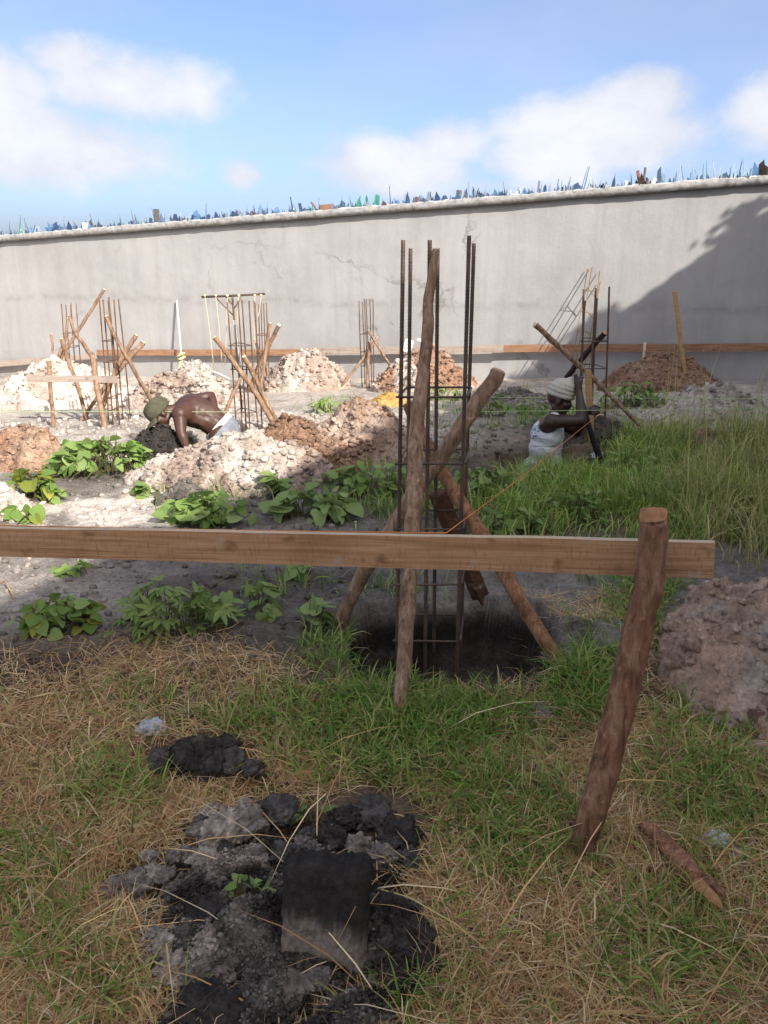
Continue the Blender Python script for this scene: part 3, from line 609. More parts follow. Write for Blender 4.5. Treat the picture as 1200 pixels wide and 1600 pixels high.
# ---- dark turned-over earth in the near grass: heap, hero clods, spade-cut slab
def near_heap():
    c = g(455, 1480)
    mixc = two(BLACK*1.9, GREYS*1.1, 6, .15, .3, 3.)
    def colf(X, Y, Z):
        C = mixc(X, Y, Z); u, v, _ = project(np.stack([X, Y, Z], -1)); n = fbm(X*14, Y*14, 2., 3)
        for (cu, cv, ru, rv, cc) in [(330, 1310, 95, 65, np.array((.44, .38, .32))), (210, 1385, 80, 40, GREYS*1.1), (270, 1500, 75, 90, np.array((.44, .38, .33))), (400, 1530, 110, 50, GREYS*1.2), (500, 1520, 70, 40, GREYS)]:
            w = sstep(.35, .62, blob(u, v, cu, cv, ru, rv)+.28*n)[..., None]; C = C*(1-w)+cc*(.8+.4*n[..., None])*w
        return np.clip(C, .012, .6)
    root, surf = pile('earth_heap', 'heap of black and grey turned earth with a smooth spade-cut slab in dry grass', 'earth heap', c.x-.02, c.y-.0, .34, .37, .07, colf, n=240, rough=.9, ncr=4200, crs=(.004, .018), seed=31, power=1.7)
    def lump(u, v, s, col, sd, sc=(1.05, 1, .62), up=.0, amp=.42):
        s *= .8; p = g(u, v, .03); p.z = p.z+.03+s*up; clod_obj('soil_clod', p, s, np.asarray(col), root, sd, 'soil', 5, sc, amp)
    LG = (.42, .36, .3); MG = (.26, .225, .195); BK = (.058, .052, .047); DK = (.11, .1, .09)
    for q in [(345, 1300, .075, LG, 1), (320, 1345, .05, LG, 2), (385, 1290, .07, MG, 3), (430, 1270, .075, DK, 4), (395, 1345, .055, MG, 5), (445, 1335, .05, DK, 6), (310, 1300, .04, MG, 7),
              (540, 1280, .06, BK, 8), (585, 1275, .07, DK, 9), (625, 1310, .07, BK, 10), (560, 1325, .045, MG, 11), (600, 1335, .05, MG, 12), (640, 1340, .04, DK, 13), (520, 1310, .05, BK, 14),
              (330, 1440, .085, BK, 15), (380, 1400, .08, BK, 16), (300, 1470, .06, DK, 17), (400, 1470, .065, DK, 18), (340, 1510, .06, MG, 19), (420, 1520, .06, DK, 20), (460, 1540, .05, MG, 21),
              (610, 1430, .075, BK, 22), (640, 1470, .08, BK, 23), (600, 1480, .06, DK, 24), (545, 1465, .032, (.26, .22, .19), 25), (560, 1505, .04, DK, 26), (620, 1525, .045, BK, 27),
              (330, 1590, .085, BK, 28), (390, 1580, .06, DK, 29), (270, 1520, .05, LG, 30), (255, 1480, .04, LG, 31), (545, 1575, .035, MG, 32), (500, 1530, .035, MG, 33), (480, 1510, .04, DK, 34),
              (215, 1385, .05, MG, 35), (185, 1390, .045, MG, 36), (240, 1365, .035, LG, 37), (235, 1340, .026, LG, 38), (275, 1340, .032, MG, 39), (660, 1500, .05, BK, 40)]:
        lump(*q[:5])
    for k in range(45):
        a = random.uniform(0, 6.28); r = math.sqrt(random.random()); uu = 430+230*r*math.cos(a); vv = 1425+185*r*math.sin(a)
        if not (425 < uu < 600 and 1330 < vv < 1500): lump(uu, vv, random.uniform(.012, .034), random.choice((LG, MG, MG, DK, DK, BK)), 100+k)
    q = 16000; t = rng.random(q)*2*math.pi; r = np.sqrt(rng.random(q))*1.1+np.where(rng.random(q) < .3, rng.exponential(.12, q), 0); A2 = r*np.cos(t); B2 = r*np.sin(t); X2, Y2, Z2 = surf(A2, B2)
    Z2 = np.maximum(Z2, T(X2, Y2)+.001); S = .0012+.0055*rng.random(q)**3; crumbs('soil_grains', np.stack([X2, Y2, Z2+.003+.012*rng.random(q)*(r < 1)], -1), S, colf(X2, Y2, Z2)*(.7+.7*rng.random((q, 1))), root, 1)
    # spade-cut slab
    p = at(511, 1408, 1.46); M4 = Matrix.Translation(p-Vector(root.location)) @ Matrix.Rotation(R(-24), 4, 'X') @ Matrix.Rotation(R(2), 4, 'Y') @ Matrix.Rotation(R(-3), 4, 'Z')
    nx, nz_ = 46, 50; w, h, t = .195, .2, .12; V = []; C = []
    def slab_pt(i, j, side):
        a = i/(nx-1)*2-1; b_ = j/(nz_-1); x = a*w/2*(1+.04*pn(b_*5, 1., 3.)+.05*(b_-.5)); z = (b_-.5)*h
        z += b_**6*(.016*pn(a*3, 4., 2.)+.01*pn(a*11, 4., 2.)-.05*max(0, a-.72)-.02*max(0, -a-.6)); x *= 1+.05*pn(b_*9, 3.+np.sign(a), 6.)
        z += -.04*(1-b_)*(a*.8+.3)*(a > -.4)+.012*pn(a*5, 3., 8.)*(1-b_) + .012*pn(a*3, 7., 1.)*(b_ > .5)
        e = max(abs(a)**14, (2*abs(b_-.5))**14); y = -t/2*(1-.45*e)+.008*pn(a*2.5, b_*2.5, 5.)+.004*pn(a*9, b_*7, 8.)+.0025*pn(a*40, b_*9, 8.)
        if side: y = t/2*(1-.4*e)+.02*pn(a*5, b_*5, 9.)
        return x, y, z
    for side in (0, 1):
        for j in range(nz_):
            for i in range(nx):
                x, y, z = slab_pt(i, j, side); V.append(M4 @ Vector((x, y, z)))
                b_ = j/(nz_-1); a = i/(nx-1)
                edge = .44-.1*a+.05*float(pn(a*7, 1., 2.))+.07*float(pn(a*34, b_*2, 2.))
                k = float(sstep(edge-.12, edge+.12, b_)); k2 = float(sstep(.1, .0, b_))
                col = np.array((.24, .2, .165))*(1-k)+np.array((.042, .037, .033))*k
                C.append(col*(1+.25*float(pn(a*26, b_*9, 4.))))
    f0 = grid_faces(nx, nz_); n0 = nx*nz_; f1 = f0[:, ::-1]+n0; i = np.arange(nx-1); j = np.arange(nz_-1); s = [f0, f1]
    s.append(np.stack([i+1, i, n0+i, n0+i+1], -1)); q = (nz_-1)*nx; s.append(np.stack([q+i, q+i+1, n0+q+i+1, n0+q+i], -1))
    s.append(np.stack([j*nx, (j+1)*nx, n0+(j+1)*nx, n0+j*nx], -1)); e = nx-1; s.append(np.stack([(j+1)*nx+e, j*nx+e, n0+j*nx+e, n0+(j+1)*nx+e], -1))
    fl = np.concatenate(s); me = mesh_np('cut_slab', np.array([v[:] for v in V]), fl, np.full(len(fl), 4), np.array(C)); me.materials.append(MATS['soil'])
    me.polygons.foreach_set('use_smooth', np.ones(len(fl), bool))
    o = bpy.data.objects.new('cut_slab', me); COL.objects.link(o); o.parent = root; o['label'] = 'smooth spade-cut slab, black above and grey below'
    # the smaller black sod further back
    c = g(312, 1205); r2, _ = pile('earth_heap', 'small black sod of earth beside the crumpled plastic bag', 'earth heap', c.x, c.y+.04, .15, .11, .09, two(BLACK*1.6, DARK*1.2, 9, .3), n=90, rough=.5, ncr=350, crs=(.003, .012), seed=33)
    for (u, v, s_, col, sd) in [(250, 1190, .045, DK, 51), (290, 1185, .06, BK, 52), (320, 1190, .06, BK, 53), (365, 1195, .05, DK, 54), (395, 1205, .035, DK, 55), (340, 1195, .05, BK, 56)]:
        p = g(u, v, .04); p.z += .045; clod_obj('soil_clod', p, s_, np.asarray(col), r2, sd, 'soil', 4, (1, .8, .8))
near_heap()

# crumbs lying loose on open soil
def loose_crumbs():
    n = 10000; y = rng.uniform(2.2, 9, n); x = rng.uniform(-1, 1, n)*(.3+y*.56); z = T(x, y); u, v, _ = project(np.stack([x, y, z], -1))
    keep = (u > -60) & (u < 1260) & (((u < 620) & (v < 1060)) | (v < 720)) & (z > T0(x, y)-.08)
    x, y, z = x[keep], y[keep], z[keep]; S = .004+.022*rng.random(len(x))**4*(.5+y/7)
    C = ground_col(x, y, z)*(.7+.7*rng.random((len(x), 1)))
    tag(crumbs('loose_crumbs', np.stack([x, y, z+S*.3], -1), S, C), 'loose crumbs of earth scattered over the open soil', 'rubble')
loose_crumbs()

# ------------------------------------------------------------------ poles, boards, cages
def pole(name, label, cat, pix, rad, mat, cut='cut_wood', group=None, ends=(True, False), seg=None, rough=.12, sides=10, foot=.05, tilt=0, knots=True):
    """pix: list of (u, v, y) from top to foot, y = distance in front of the camera"""
    pts = [p if isinstance(p, Vector) else at(*p) for p in pix]
    if foot:
        d = (pts[-1]-pts[-2]).normalized(); pts[-1] = pts[-1]+d*foot
    L_ = sum((b_-a).length for a, b_ in zip(pts, pts[1:])); n = seg or max(8, min(46, int(L_/.03)))
    P = spline(pts, n); sd = random.random()*50
    for i in range(1, n-1): P[i] += Vector((mnoise.noise(Vector((i*.25, sd, 0))), mnoise.noise(Vector((i*.25, sd, 9))), 0))*rad_at(rad, i/(n-1))*(.35 if knots else .12)
    rr_ = [rad_at(rad, i/(n-1))*(1+.08*mnoise.noise(Vector((i*.5, sd, 3)))) for i in range(n)]
    for k in range(max(1, n//14) if knots else 0):
        q = random.randrange(2, n-2); rr_[q] *= 1.14
    bm = bmesh.new(); rings = tube(bm, P, rr_, sides, (False, True), rough, sd)
    ax = (P[0]-P[1]).normalized(); tc = Vector((-.45, -1, 0)).normalized()
    for v in rings[0]: v.co -= ax*max(0, (v.co-P[0]).dot(tc)+.3*rr_[0])*tilt
    me = bm_mesh(name, bm); root = link(name, me, None, MATS[mat]); tag(root, label, cat, group)
    # sawn or hacked top
    bm = bmesh.new(); ax = (P[0]-P[1]).normalized(); A = ax.orthogonal().normalized(); B = ax.cross(A); sl = random.uniform(-.5, .5)
    ring = [bm.verts.new(P[0]+(A*math.cos(t)+B*math.sin(t))*rr_[0]*1.005+ax*.001) for t in [2*math.pi*k/sides for k in range(sides)]]
    for v in ring: v.co -= ax*max(0, (v.co-P[0]).dot(tc)+.3*rr_[0])*tilt
    ring2 = [bm.verts.new(P[0]+(A*math.cos(t)+B*math.sin(t))*rr_[0]*.8+ax*rr_[0]*(.3+.35*sl*math.cos(t))) for t in [2*math.pi*k/sides for k in range(sides)]]
    mid = bm.verts.new(P[0]+ax*rr_[0]*.36)
    for k in range(sides):
        bm.faces.new((ring[k], ring[(k+1) % sides], ring2[(k+1) % sides], ring2[k])); bm.faces.new((ring2[k], ring2[(k+1) % sides], mid))
    link('cut_end', bm_mesh('cut_end', bm), root, MATS[cut], smooth=False)
    return root
def rad_at(r, t):
    if not hasattr(r, '__len__'): return r
    t = t*(len(r)-1); k = min(int(t), len(r)-2); return r[k]+(r[k+1]-r[k])*(t-k)
def board(name, label, cat, a, b_, height, thick, mat, edge=None, up=None, group=None, parent=None):
    """board from point a to b (its middle line), height along up"""
    a, b_ = Vector(a), Vector(b_); ex = (b_-a); L_ = ex.length; ex.normalize(); up = Vector(up or (0, 0, 1)); ez = (up-ex*up.dot(ex)).normalized(); ey = ez.cross(ex)
    M4 = Matrix((ex.to_4d(), ey.to_4d(), ez.to_4d(), Vector((0, 0, 0, 1)))).transposed(); M4.translation = (a+b_)/2
    for i in range(3): M4[3][i] = 0
    n = max(2, int(L_/.05)); bm = bmesh.new(); sec = [(-thick/2, -height/2), (thick/2, -height/2), (thick/2, height/2), (-thick/2, height/2)]
    prev = None; sd = random.random()*20
    for i in range(n+1):
        x = -L_/2+L_*i/n; w = .004*mnoise.noise(Vector((x*2, sd, 0))); ring = [bm.verts.new((x, y+w*.6, z+w*(1 if z > 0 else .7)+.0015*mnoise.noise(Vector((x*18, z*9, sd))))) for y, z in sec]
        if prev:
            for k in range(4):
                f = bm.faces.new((prev[k], prev[(k+1) % 4], ring[(k+1) % 4], ring[k])); f.material_index = 1 if (edge and k == 2) else 0
        else: bm.faces.new(ring[::-1])
        prev = ring
    f = bm.faces.new(prev); bmesh.ops.recalc_face_normals(bm, faces=bm.faces[:])
    me = bm_mesh(name, bm); me.materials.append(MATS[mat])
    if edge: me.materials.append(MATS[edge])
    o = bpy.data.objects.new(name, me); COL.objects.link(o); o.matrix_world = M4
    if parent: o.parent = parent; o.matrix_parent_inverse = parent.matrix_basis.inverted()
    if label: tag(o, label, cat, group)
    return o
def ribbed(a, b_, r, n_rib=None, sides=8):
    L_ = (b_-a).length; n = int(L_/.0042); return [a.lerp(b_, i/n) for i in range(n+1)], [r*(1.09 if i % 3 == 0 else .97) for i in range(n+1)]
def cage(label, front, back, y0, dy, stir, r, mat, group, ribs=False, sr=None, cat='rebar cage', base=None, smat=None):
    """front / back: bars as (u_top, v_top, u_bottom, v_bottom); stir: v of each stirrup on the first front bar"""
    bars = [(at(a, b_, y0), at(c, d, y0)) for a, b_, c, d in front]; nb = len(bars); bars += [(at(a, b_, y0+dy), at(c, d, y0+dy)) for a, b_, c, d in back]
    foot = sum((q[1] for q in bars), Vector())/len(bars)
    root = empty('rebar_cage', foot, label, cat, group)
    for a, b_ in bars:
        if ribs: P, rr_ = ribbed(a, b_, r)
        else:
            P = spline([a, a.lerp(b_, .5)+Vector((random.uniform(-1, 1), random.uniform(-1, 1), 0))*r*1.2, b_], 8); rr_ = r
        link('rebar', tube_mesh('rebar', P, rr_, 8 if ribs else 6), root, MATS[mat])
    for v in stir:
        z = at(front[0][0]+(front[0][2]-front[0][0])*(v-front[0][1])/(front[0][3]-front[0][1]), v, y0).z; q = []
        order = [bars[0]]+([bars[nb-1]] if nb > 1 else [])+([bars[-1], bars[nb]] if len(back) > 1 else [bars[-1]])
        for a, b_ in order:
            t = (z-a.z)/(b_.z-a.z); q.append(a.lerp(b_, t))
        c = sum(q, Vector())/len(q); s_ = sr or r*.6; tilt = random.uniform(-.02, .02)
        q = [p+(p-c).normalized()*(r+s_)*1.1+Vector((0, 0, (p.x-c.x)*tilt+random.uniform(-.3, .3)*s_)) for p in q]
        P = []
        for a, b_ in zip(q, q[1:]+q[:1]): P += [a.lerp(b_, .06), a.lerp(b_, .5), a.lerp(b_, .94)]
        P.append(P[0]); P = [P[0]+(P[1]-P[0])*-.22]+P
        link('stirrup', tube_mesh('stirrup', P, s_, 6), root, MATS[smat or mat])
    return root
CG = 'rebar column cages'
# --- the tall cage over the pit
cage('tall dark rebar column cage standing in the square pit behind the long board', [(630, 375, 620, 1040), (671.5, 375, 664, 1060), (733, 368, 713, 1075)], [(641.5, 388, 634, 1010), (684, 388, 678, 1020), (740.5, 380, 719, 1040)],
     2.96, .24, [620, 724, 826, 912, 1000], .0076, 'rebar_steel', CG, ribs=True, sr=.0046)
BP = 'rough poles propping the rebar cages'
pole('pole', 'tall crooked upright pole with peeling bark lashed to the tall cage', 'pole', [(681, 390, 2.92), (670, 470, 2.90), (666, 540, 2.87), (652, 660, 2.79), (647, 800, 2.68), (640, 900, 2.58), (632, 1020, 2.47), (621, 1132, 2.37)], [.013, .02, .022, .027, .03, .028, .0265, .024], 'bark_brown', 'cut_wood_pale', BP)
pole('pole', 'thick round pole slanting up to the upper right through the tall cage', 'pole', [(778, 582, 3.12), (722, 668, 3.1), (640, 782, 3.1), (575, 885, 3.12), (530, 972, 3.18)], [.032, .033, .032, .032, .03], 'bark_brown', 'cut_wood', BP)
pole('pole', 'reddish brace pole slanting down right from the tall cage to the pit edge', 'pole', [(637, 632, 3.42), (690, 735, 3.28), (745, 822, 3.08), (800, 915, 2.92), (872, 1035, 2.8)], [.024, .028, .03, .031, .029], 'bark_orange', 'cut_wood', BP)
def timber():
    a, b_ = at(684, 770, 3.38), at(748, 925, 3.5); o = board('timber_stub', 'short square dark timber leaning on the tall cage behind the long board', 'timber', a, b_+(b_-a).normalized()*.2, .062, .062, 'timber_dark', up=(.6, -.8, .1))
    return o
timber()
# --- batter board and its post in front
root = board('batter_board', 'long rough-sawn plank nailed level across the picture behind the leaning post', 'board', at(-330, 836.5, 2.62), at(1115, 873, 1.895), .0965, .022, 'plank_wood', 'plank_edge')
post = pole('post', 'thick leaning reddish brown post carrying the end of the long board', 'post', [(1020, 800, 1.835), (1020, 850, 1.83), (1014, 905, 1.825), (1003, 960, 1.815), (975, 1080, 1.8), (945, 1200, 1.765), (922, 1280, 1.745), (906, 1335, 1.74)], [.0335, .036, .036, .0365, .0385, .0375, .035, .03], 'bark_red', 'cut_wood_orange', None, rough=.06, sides=20, foot=.06, tilt=.75, knots=False)
def nail(u, v, y, h=.03):
    p = at(u, v, y); bm = bmesh.new(); tube(bm, [p, p+Vector((0, 0, h))], .0016, 6); tube(bm, [p+Vector((0, 0, h)), p+Vector((0, 0, h+.002))], .004, 8)
    return bm_mesh('nail', bm)
tag(link('nail', nail(556, 832, 2.17, .032), None, MATS['string_green']), 'bent greenish nail standing on top of the long board', 'nail')
# fallen split stick
def split_stick():
    a, b_ = g(1005, 1300, .02), g(1128, 1437, .02); a.z += .04; b_.z += .052; d = (b_-a).normalized()
    o = pole('split_stick', 'split reddish stick with a raw orange end lying in the dry grass', 'stick', [a, a.lerp(b_, .35)+Vector((.004, .006, .006)), a.lerp(b_, .72)], [.019, .024, .026], 'bark_orange', 'cut_wood_orange', foot=0, rough=.1, sides=12)
    bm = bmesh.new(); P = [a.lerp(b_, t) for t in (.66, .74, .84, .93, 1.0)]; tube(bm, [p+Vector((-.003, -.002, -.002)) for p in P], [.02, .0195, .016, .012, .003], 7, rough=.5, seed=3)
    link('raw_split', bm_mesh('raw_split', bm), o, MATS['cut_wood_orange'], smooth=False)
    bm = bmesh.new(); q = a.lerp(b_, .74); tube(bm, [q+Vector((.006, .01, .008)), q+d*.03+Vector((.012, .012, .016)), q+d*.075+Vector((.016, .014, .01))], [.014, .011, .003], 6, rough=.5, seed=8)
    link('splinter', bm_mesh('splinter', bm), o, MATS['bark_red'], smooth=False)
split_stick()
o = board('board_scrap', 'flat grey brown board scrap in the grass by the rough soil heap', 'board', g(1135, 1168)+Vector((0, 0, .015)), g(1260, 1195)+Vector((0, 0, .02)), .05, .014, 'ledger_dirty', up=(0, 1, .3))

# --- far cages
gy = lambda u, v: g(u, v).y
y = gy(925, 692)
cage('dark rebar cage standing right of the man in the white vest', [(912, 452, 903, 690), (931, 450, 922, 690), (952, 448, 944, 690)], [(914, 470, 905, 672), (933, 466, 924, 672)], y, .3, [533, 576, 645, 676], .0085, 'rebar_steel', CG)
ZR = y
# thin yellowish cage leaning on the wall
def leaning():
    yb = wall_at(905, 600).y-1.3; offt = .02
    tops = [(918, 420), (925, 418), (937, 424), (938, 440)]; bots = [(883, 640), (890, 628), (914, 640), (903, 628)]
    bars = [(wall_at(*t, .03), at(*b_, yb+(.2 if k % 2 else 0))) for k, (t, b_) in enumerate(zip(tops, bots))]
    for k, (a, b_) in enumerate(bars):
        b_.z = min(b_.z, tz(b_.x, b_.y)+.0)
    root = empty('rebar_cage', bars[0][1], 'thin yellowish rebar cage leaning on the wall behind the man in the white vest', 'rebar cage', CG)
    for a, b_ in bars: link('rebar', tube_mesh('rebar', spline([a, b_], 6), .0062, 6), root, MATS['rebar_tan'])
    for t in (.16, .32, .46, .6, .74, .88):
        q = [a.lerp(b_, t) for a, b_ in bars]; q = [q[0], q[2], q[3], q[1], q[0]]
        link('stirrup', tube_mesh('stirrup', [q[0], q[1], q[2], q[3], q[4]], .004, 5), root, MATS['rebar_tan'])
leaning()
pole('pole', 'thin pole crossing the dark cage, sloping down right beside the man in the vest', 'pole', [(836, 507, ZR-.25), (900, 566, ZR-.1), (950, 615, ZR-.05), (997, 662, ZR+.0)], [.024, .022, .019, .017], 'bark_brown', 'cut_wood_pale', BP)
pole('pole', 'dark pole rising to the right behind the head of the man in the white vest', 'pole', [(945, 520, ZR+.15), (910, 560, ZR+.3), (885, 592, ZR+.5), (868, 626, ZR+.9)], [.024, .025, .026, .024], 'bark_dark', 'cut_wood', BP)
o = board('flat_stake', 'flat raw yellow stake beside the raised forearm of the man in the vest', 'stake', at(919, 580, 6.7), at(924, 708, 6.7), .055, .02, 'stake_yellow', up=(1, .2, 0))
# yellow stake on the far heap with a darker foot
def ystake():
    yy = wall_at(1060, 560).y-1.0; a, b_ = at(1054, 455, yy), at(1070, 585, yy)
    o = board('stake', 'tall yellow wooden stake standing in the reddish soil heap before the shaded wall', 'stake', a, b_, .044, .04, 'stake_yellow', up=(1, 0, 0))
    q = board('stake_foot', None, None, at(1070, 584, yy), at(1073, 612, yy), .058, .053, 'timber_dark', up=(1, 0, 0), parent=o); q['label'] = 'dark foot of the stake'
ystake()
yy = wall_at(1005, 560).y-.9
tag(link('stick', tube_mesh('stick', spline([at(1008, 535, yy), at(1005, 562, yy)], 5), [.017]*5, 6), None, MATS['cut_wood_pale']), 'short white stick stuck in the top of the reddish soil heap', 'stick')

# left centre cage with cross bar and strings
y = gy(385, 672); YC = y
cage('rebar cage with a cross bar of hanging yellow strings behind the stooping man', [(355, 472, 371, 700), (378, 468, 392, 700), (389, 470, 406, 700)], [(365, 478, 380, 690), (397, 470, 411, 690), (372, 470, 386, 690)], y, .26, [540, 577, 612, 645], .0075, 'rebar_rust', CG)
def tee():
    yy = YC+.35; foot = g(378, 640); root = empty('string_frame', (at(378, 640, yy)), 'post with a level cross bar from which yellow strings hang, behind the stooping man', 'frame')
    link('upright', tube_mesh('upright', spline([at(363, 462, yy), at(366, 500, yy), at(378, 640, yy)], 8), .011, 6), root, MATS['rebar_rust'])
    link('pale_batten', tube_mesh('pale_batten', spline([at(366, 500, yy-.03), at(376, 580, yy-.03)], 5), .018, 5), root, MATS['paint_white'])
    link('cross_bar', tube_mesh('cross_bar', spline([at(315, 464, yy), at(365, 462, yy), at(414, 459, yy)], 5), .012, 6), root, MATS['rebar_steel'])
    link('brace', tube_mesh('brace', [at(338, 466, yy), at(365, 493, yy)], .006, 5), root, MATS['rebar_rust']); link('brace', tube_mesh('brace', [at(353, 464, yy), at(366, 480, yy)], .006, 5), root, MATS['rebar_rust'])
    link('brace', tube_mesh('brace', [at(377, 464, yy), at(366, 482, yy)], .006, 5), root, MATS['rebar_rust'])
    for (u, u2, v2) in [(320, 334, 575), (337, 347, 572), (355, 351, 570), (373, 364, 590), (398, 396, 590), (408, 402, 500)]:
        s_ = link('string', tube_mesh('string', spline([at(u, 462, yy-.02), at((u+u2)/2+1, (462+v2)/2, yy-.02), at(u2, v2, yy-.02)], 7), .0034, 5), root, MATS['rope_yellow'])
        V, Fc = clod_shape(u, 1); 
        k = link('knot', mesh_np('knot', V*.015+np.array(at(u, 462, yy-.02)[:]), Fc, np.full(len(Fc), 3)), s_, MATS['rope_yellow'])
tee()
pole('pole', 'pole propping the string-hung cage, sloping down right from its left side', 'pole', [(335, 527, YC-.15), (372, 575, YC-.05), (400, 615, YC), (427, 660, YC-.02)], [.022, .027, .027, .026], 'bark_pale', 'cut_wood_pale', BP)
pole('pole', 'pole propping the string-hung cage, steeper one ending at the heap', 'pole', [(381, 557, YC-.1), (405, 605, YC+.05), (432, 658, YC+.15)], [.024, .025, .024], 'bark_brown', 'cut_wood_pale', BP)
pole('pole', 'short raw orange stake against the string-hung cage near the back of the stooping man', 'pole', [(375, 592, YC-.1), (358, 630, YC-.15), (345, 662, YC-.2)], [.016, .019, .016], 'bark_pale', 'cut_wood', BP)
# cage behind it
y = gy(410, 612); YD = y
cage('smaller rebar cage in front of the steep pink heap, behind the string-hung cage', [(399, 473, 404, 612), (408, 472, 413, 612), (416, 473, 421, 612)], [(404, 475, 409, 606), (412, 474, 417, 606)], y, .28, [524, 552, 571], .008, 'rebar_rust', CG)
pole('pole', 'pole leaning up right out of the smaller cage beside the steep pink heap', 'pole', [(436, 508, YD-.2), (420, 540, YD-.1), (403, 575, YD), (390, 606, YD)], [.028, .028, .027, .026], 'bark_pale', 'cut_wood_pale', BP)
pole('pole', 'steep pale pole in the smaller cage beside the steep pink heap', 'pole', [(422, 505, YD-.3), (416, 545, YD-.3), (411, 580, YD-.35), (407, 606, YD-.4)], [.024, .026, .027, .025], 'bark_pale', 'cut_wood_pale', BP)
pole('pole', 'dark thin prop reaching down right from the smaller cage to the steep pink heap', 'pole', [(398, 532, YD+.1), (412, 568, YD+.1), (426, 602, YD+.1)], [.02, .02, .018], 'bark_brown', 'cut_wood_pale', BP)
# centre back cage
y = gy(572, 606); YE = y
cage('small rebar cage near the wall left of the tall cage', [(561, 470, 566, 606), (569, 467, 574, 606), (572, 468, 577, 606)], [(578, 467, 581, 600), (583, 468, 584, 600), (566, 472, 570, 600)], y, .3, [522, 550, 572], .0075, 'rebar_steel', CG)
pole('pole', 'thin pale pole sloping down right from the small cage near the wall', 'pole', [(575, 516, YE-.2), (600, 556, YE-.25), (626, 600, YE-.3)], [.018, .018, .017], 'bark_pale', 'cut_wood_pale', BP)
pole('pole', 'thin brown pole sloping down left from the small cage near the wall', 'pole', [(590, 527, YE-.05), (560, 570, YE-.05), (529, 608, YE-.1)], [.02, .02, .018], 'bark_brown', 'cut_wood_pale', BP)
pole('pole', 'short upright stub inside the small cage near the wall', 'pole', [(577, 534, YE-.1), (575, 570, YE-.1), (574, 604, YE-.1)], [.022, .024, .024], 'bark_brown', 'cut_wood', BP)
# far left cages
y = gy(185, 664); YA = y
cage('rebar cage standing behind the two posts with a cross board', [(155, 466, 171, 668), (161, 468, 177, 668), (170, 464, 187, 668)], [(178, 468, 193, 660), (185, 467, 204, 660), (169, 470, 184, 660)], y, .28, [533, 566, 596, 622, 642], .0075, 'rebar_rust', CG)
y = gy(118, 606); YB = y
cage('thin rebar cage farthest from the camera, near the bush at the wall', [(96, 475, 106, 606), (103, 476, 113, 606), (111, 474, 121, 606)], [(110, 477, 119, 600), (119, 474, 129, 600)], y, .3, [521, 543, 585], .0085, 'rebar_rust', CG)
pole('pole', 'long straight pole rising highest across the thin farthest cage', 'pole', [(163, 452, YB-.5), (120, 520, YB-.5), (100, 550, YB-.5), (82, 586, YB-.5)], [.022, .026, .03, .03], 'bark_pale', 'cut_wood_pale', BP)
pole('pole', 'crooked post carrying the near end of the small cross board', 'post', [(108, 494, YA+.25), (116, 517, YA+.2), (135, 545, YA+.1), (146, 562, YA), (151, 600, YA-.1), (158, 640, YA-.2), (163, 672, YA-.25)], [.015, .017, .021, .029, .028, .027, .025], 'bark_pale', 'cut_wood_pale', BP)
pole('pole', 'pale pole sloping down left in front of the thin farthest cage', 'pole', [(106, 497, YB-.7), (102, 530, YB-.7), (92, 556, YB-.7), (82, 585, YB-.7)], [.018, .022, .025, .025], 'bark_pale', 'cut_wood_pale', BP)
pole('pole', 'forked-topped pole sloping down right between the two posts with a cross board', 'pole', [(97, 530, YA+.4), (106, 562, YA+.35), (118, 594, YA+.3), (136, 654, YA+.25)], [.024, .022, .021, .019], 'bark_pale', 'cut_wood_pale', BP)
pole('pole', 'thin straight post carrying the far end of the small cross board', 'post', [(76, 565, YA+.1), (78, 600, YA), (83, 662, YA-.1)], [.022, .021, .022], 'bark_pale', 'cut_wood_pale', BP)
pole('pole', 'slim dark stick upright left of the thin farthest cage', 'pole', [(80, 522, YB-1), (83, 552, YB-1), (84, 590, YB-1)], [.02, .016, .015], 'bark_brown', 'cut_wood_pale', BP)
pole('pole', 'long pole sloping down right from the cage with the cross board to the pink heap', 'pole', [(166, 494, YA-.1), (182, 530, YA-.05), (205, 570, YA+.05), (236, 626, YA+.25)], [.02, .02, .02, .018], 'bark_pale', 'cut_wood_pale', BP)
pole('pole', 'pale pole sloping down left through the cage with the cross board', 'pole', [(213, 524, YA+.3), (190, 560, YA+.25), (170, 606, YA+.2), (160, 640, YA+.15)], [.022, .026, .026, .022], 'bark_pale', 'cut_wood_pale', BP)
pole('pole', 'dark brace sloping down left under the cross board', 'pole', [(224, 535, YA+.35), (196, 566, YA+.3), (165, 604, YA+.3), (129, 654, YA+.3)], [.028, .028, .022, .02], 'bark_brown', 'cut_wood_pale', BP)
board('cross_board', 'small weathered cross board between two thin posts in the sun', 'board', at(43, 591, YA+.05), at(183, 593, YA-.15), .066, .025, 'ledger_dirty')

# ledger boards along the wall and their stakes
LB = 'boards levelled along the wall'
board('ledger_board', 'dirty pale ledger board along the wall behind the bright white heap', 'board', wall_at(-60, 574, .12), wall_at(150, 556, .1), .1, .03, 'ledger_dirty', group=LB)
board('ledger_board', 'reddish ledger board along the sunny wall behind the string-hung cage', 'board', wall_at(152, 551, .1), wall_at(487, 550.5, .1), .1, .028, 'ledger_wood', group=LB)
board('ledger_board', 'weathered ledger board along the wall behind the tall cage', 'board', wall_at(486, 549, .13), wall_at(786, 545, .13), .105, .028, 'ledger_dirty', group=LB)
board('ledger_board', 'reddish ledger board running along the shaded wall behind the yellow stake', 'board', wall_at(783, 544.5, .1), wall_at(1330, 542, .1), .105, .028, 'ledger_wood', group=LB)

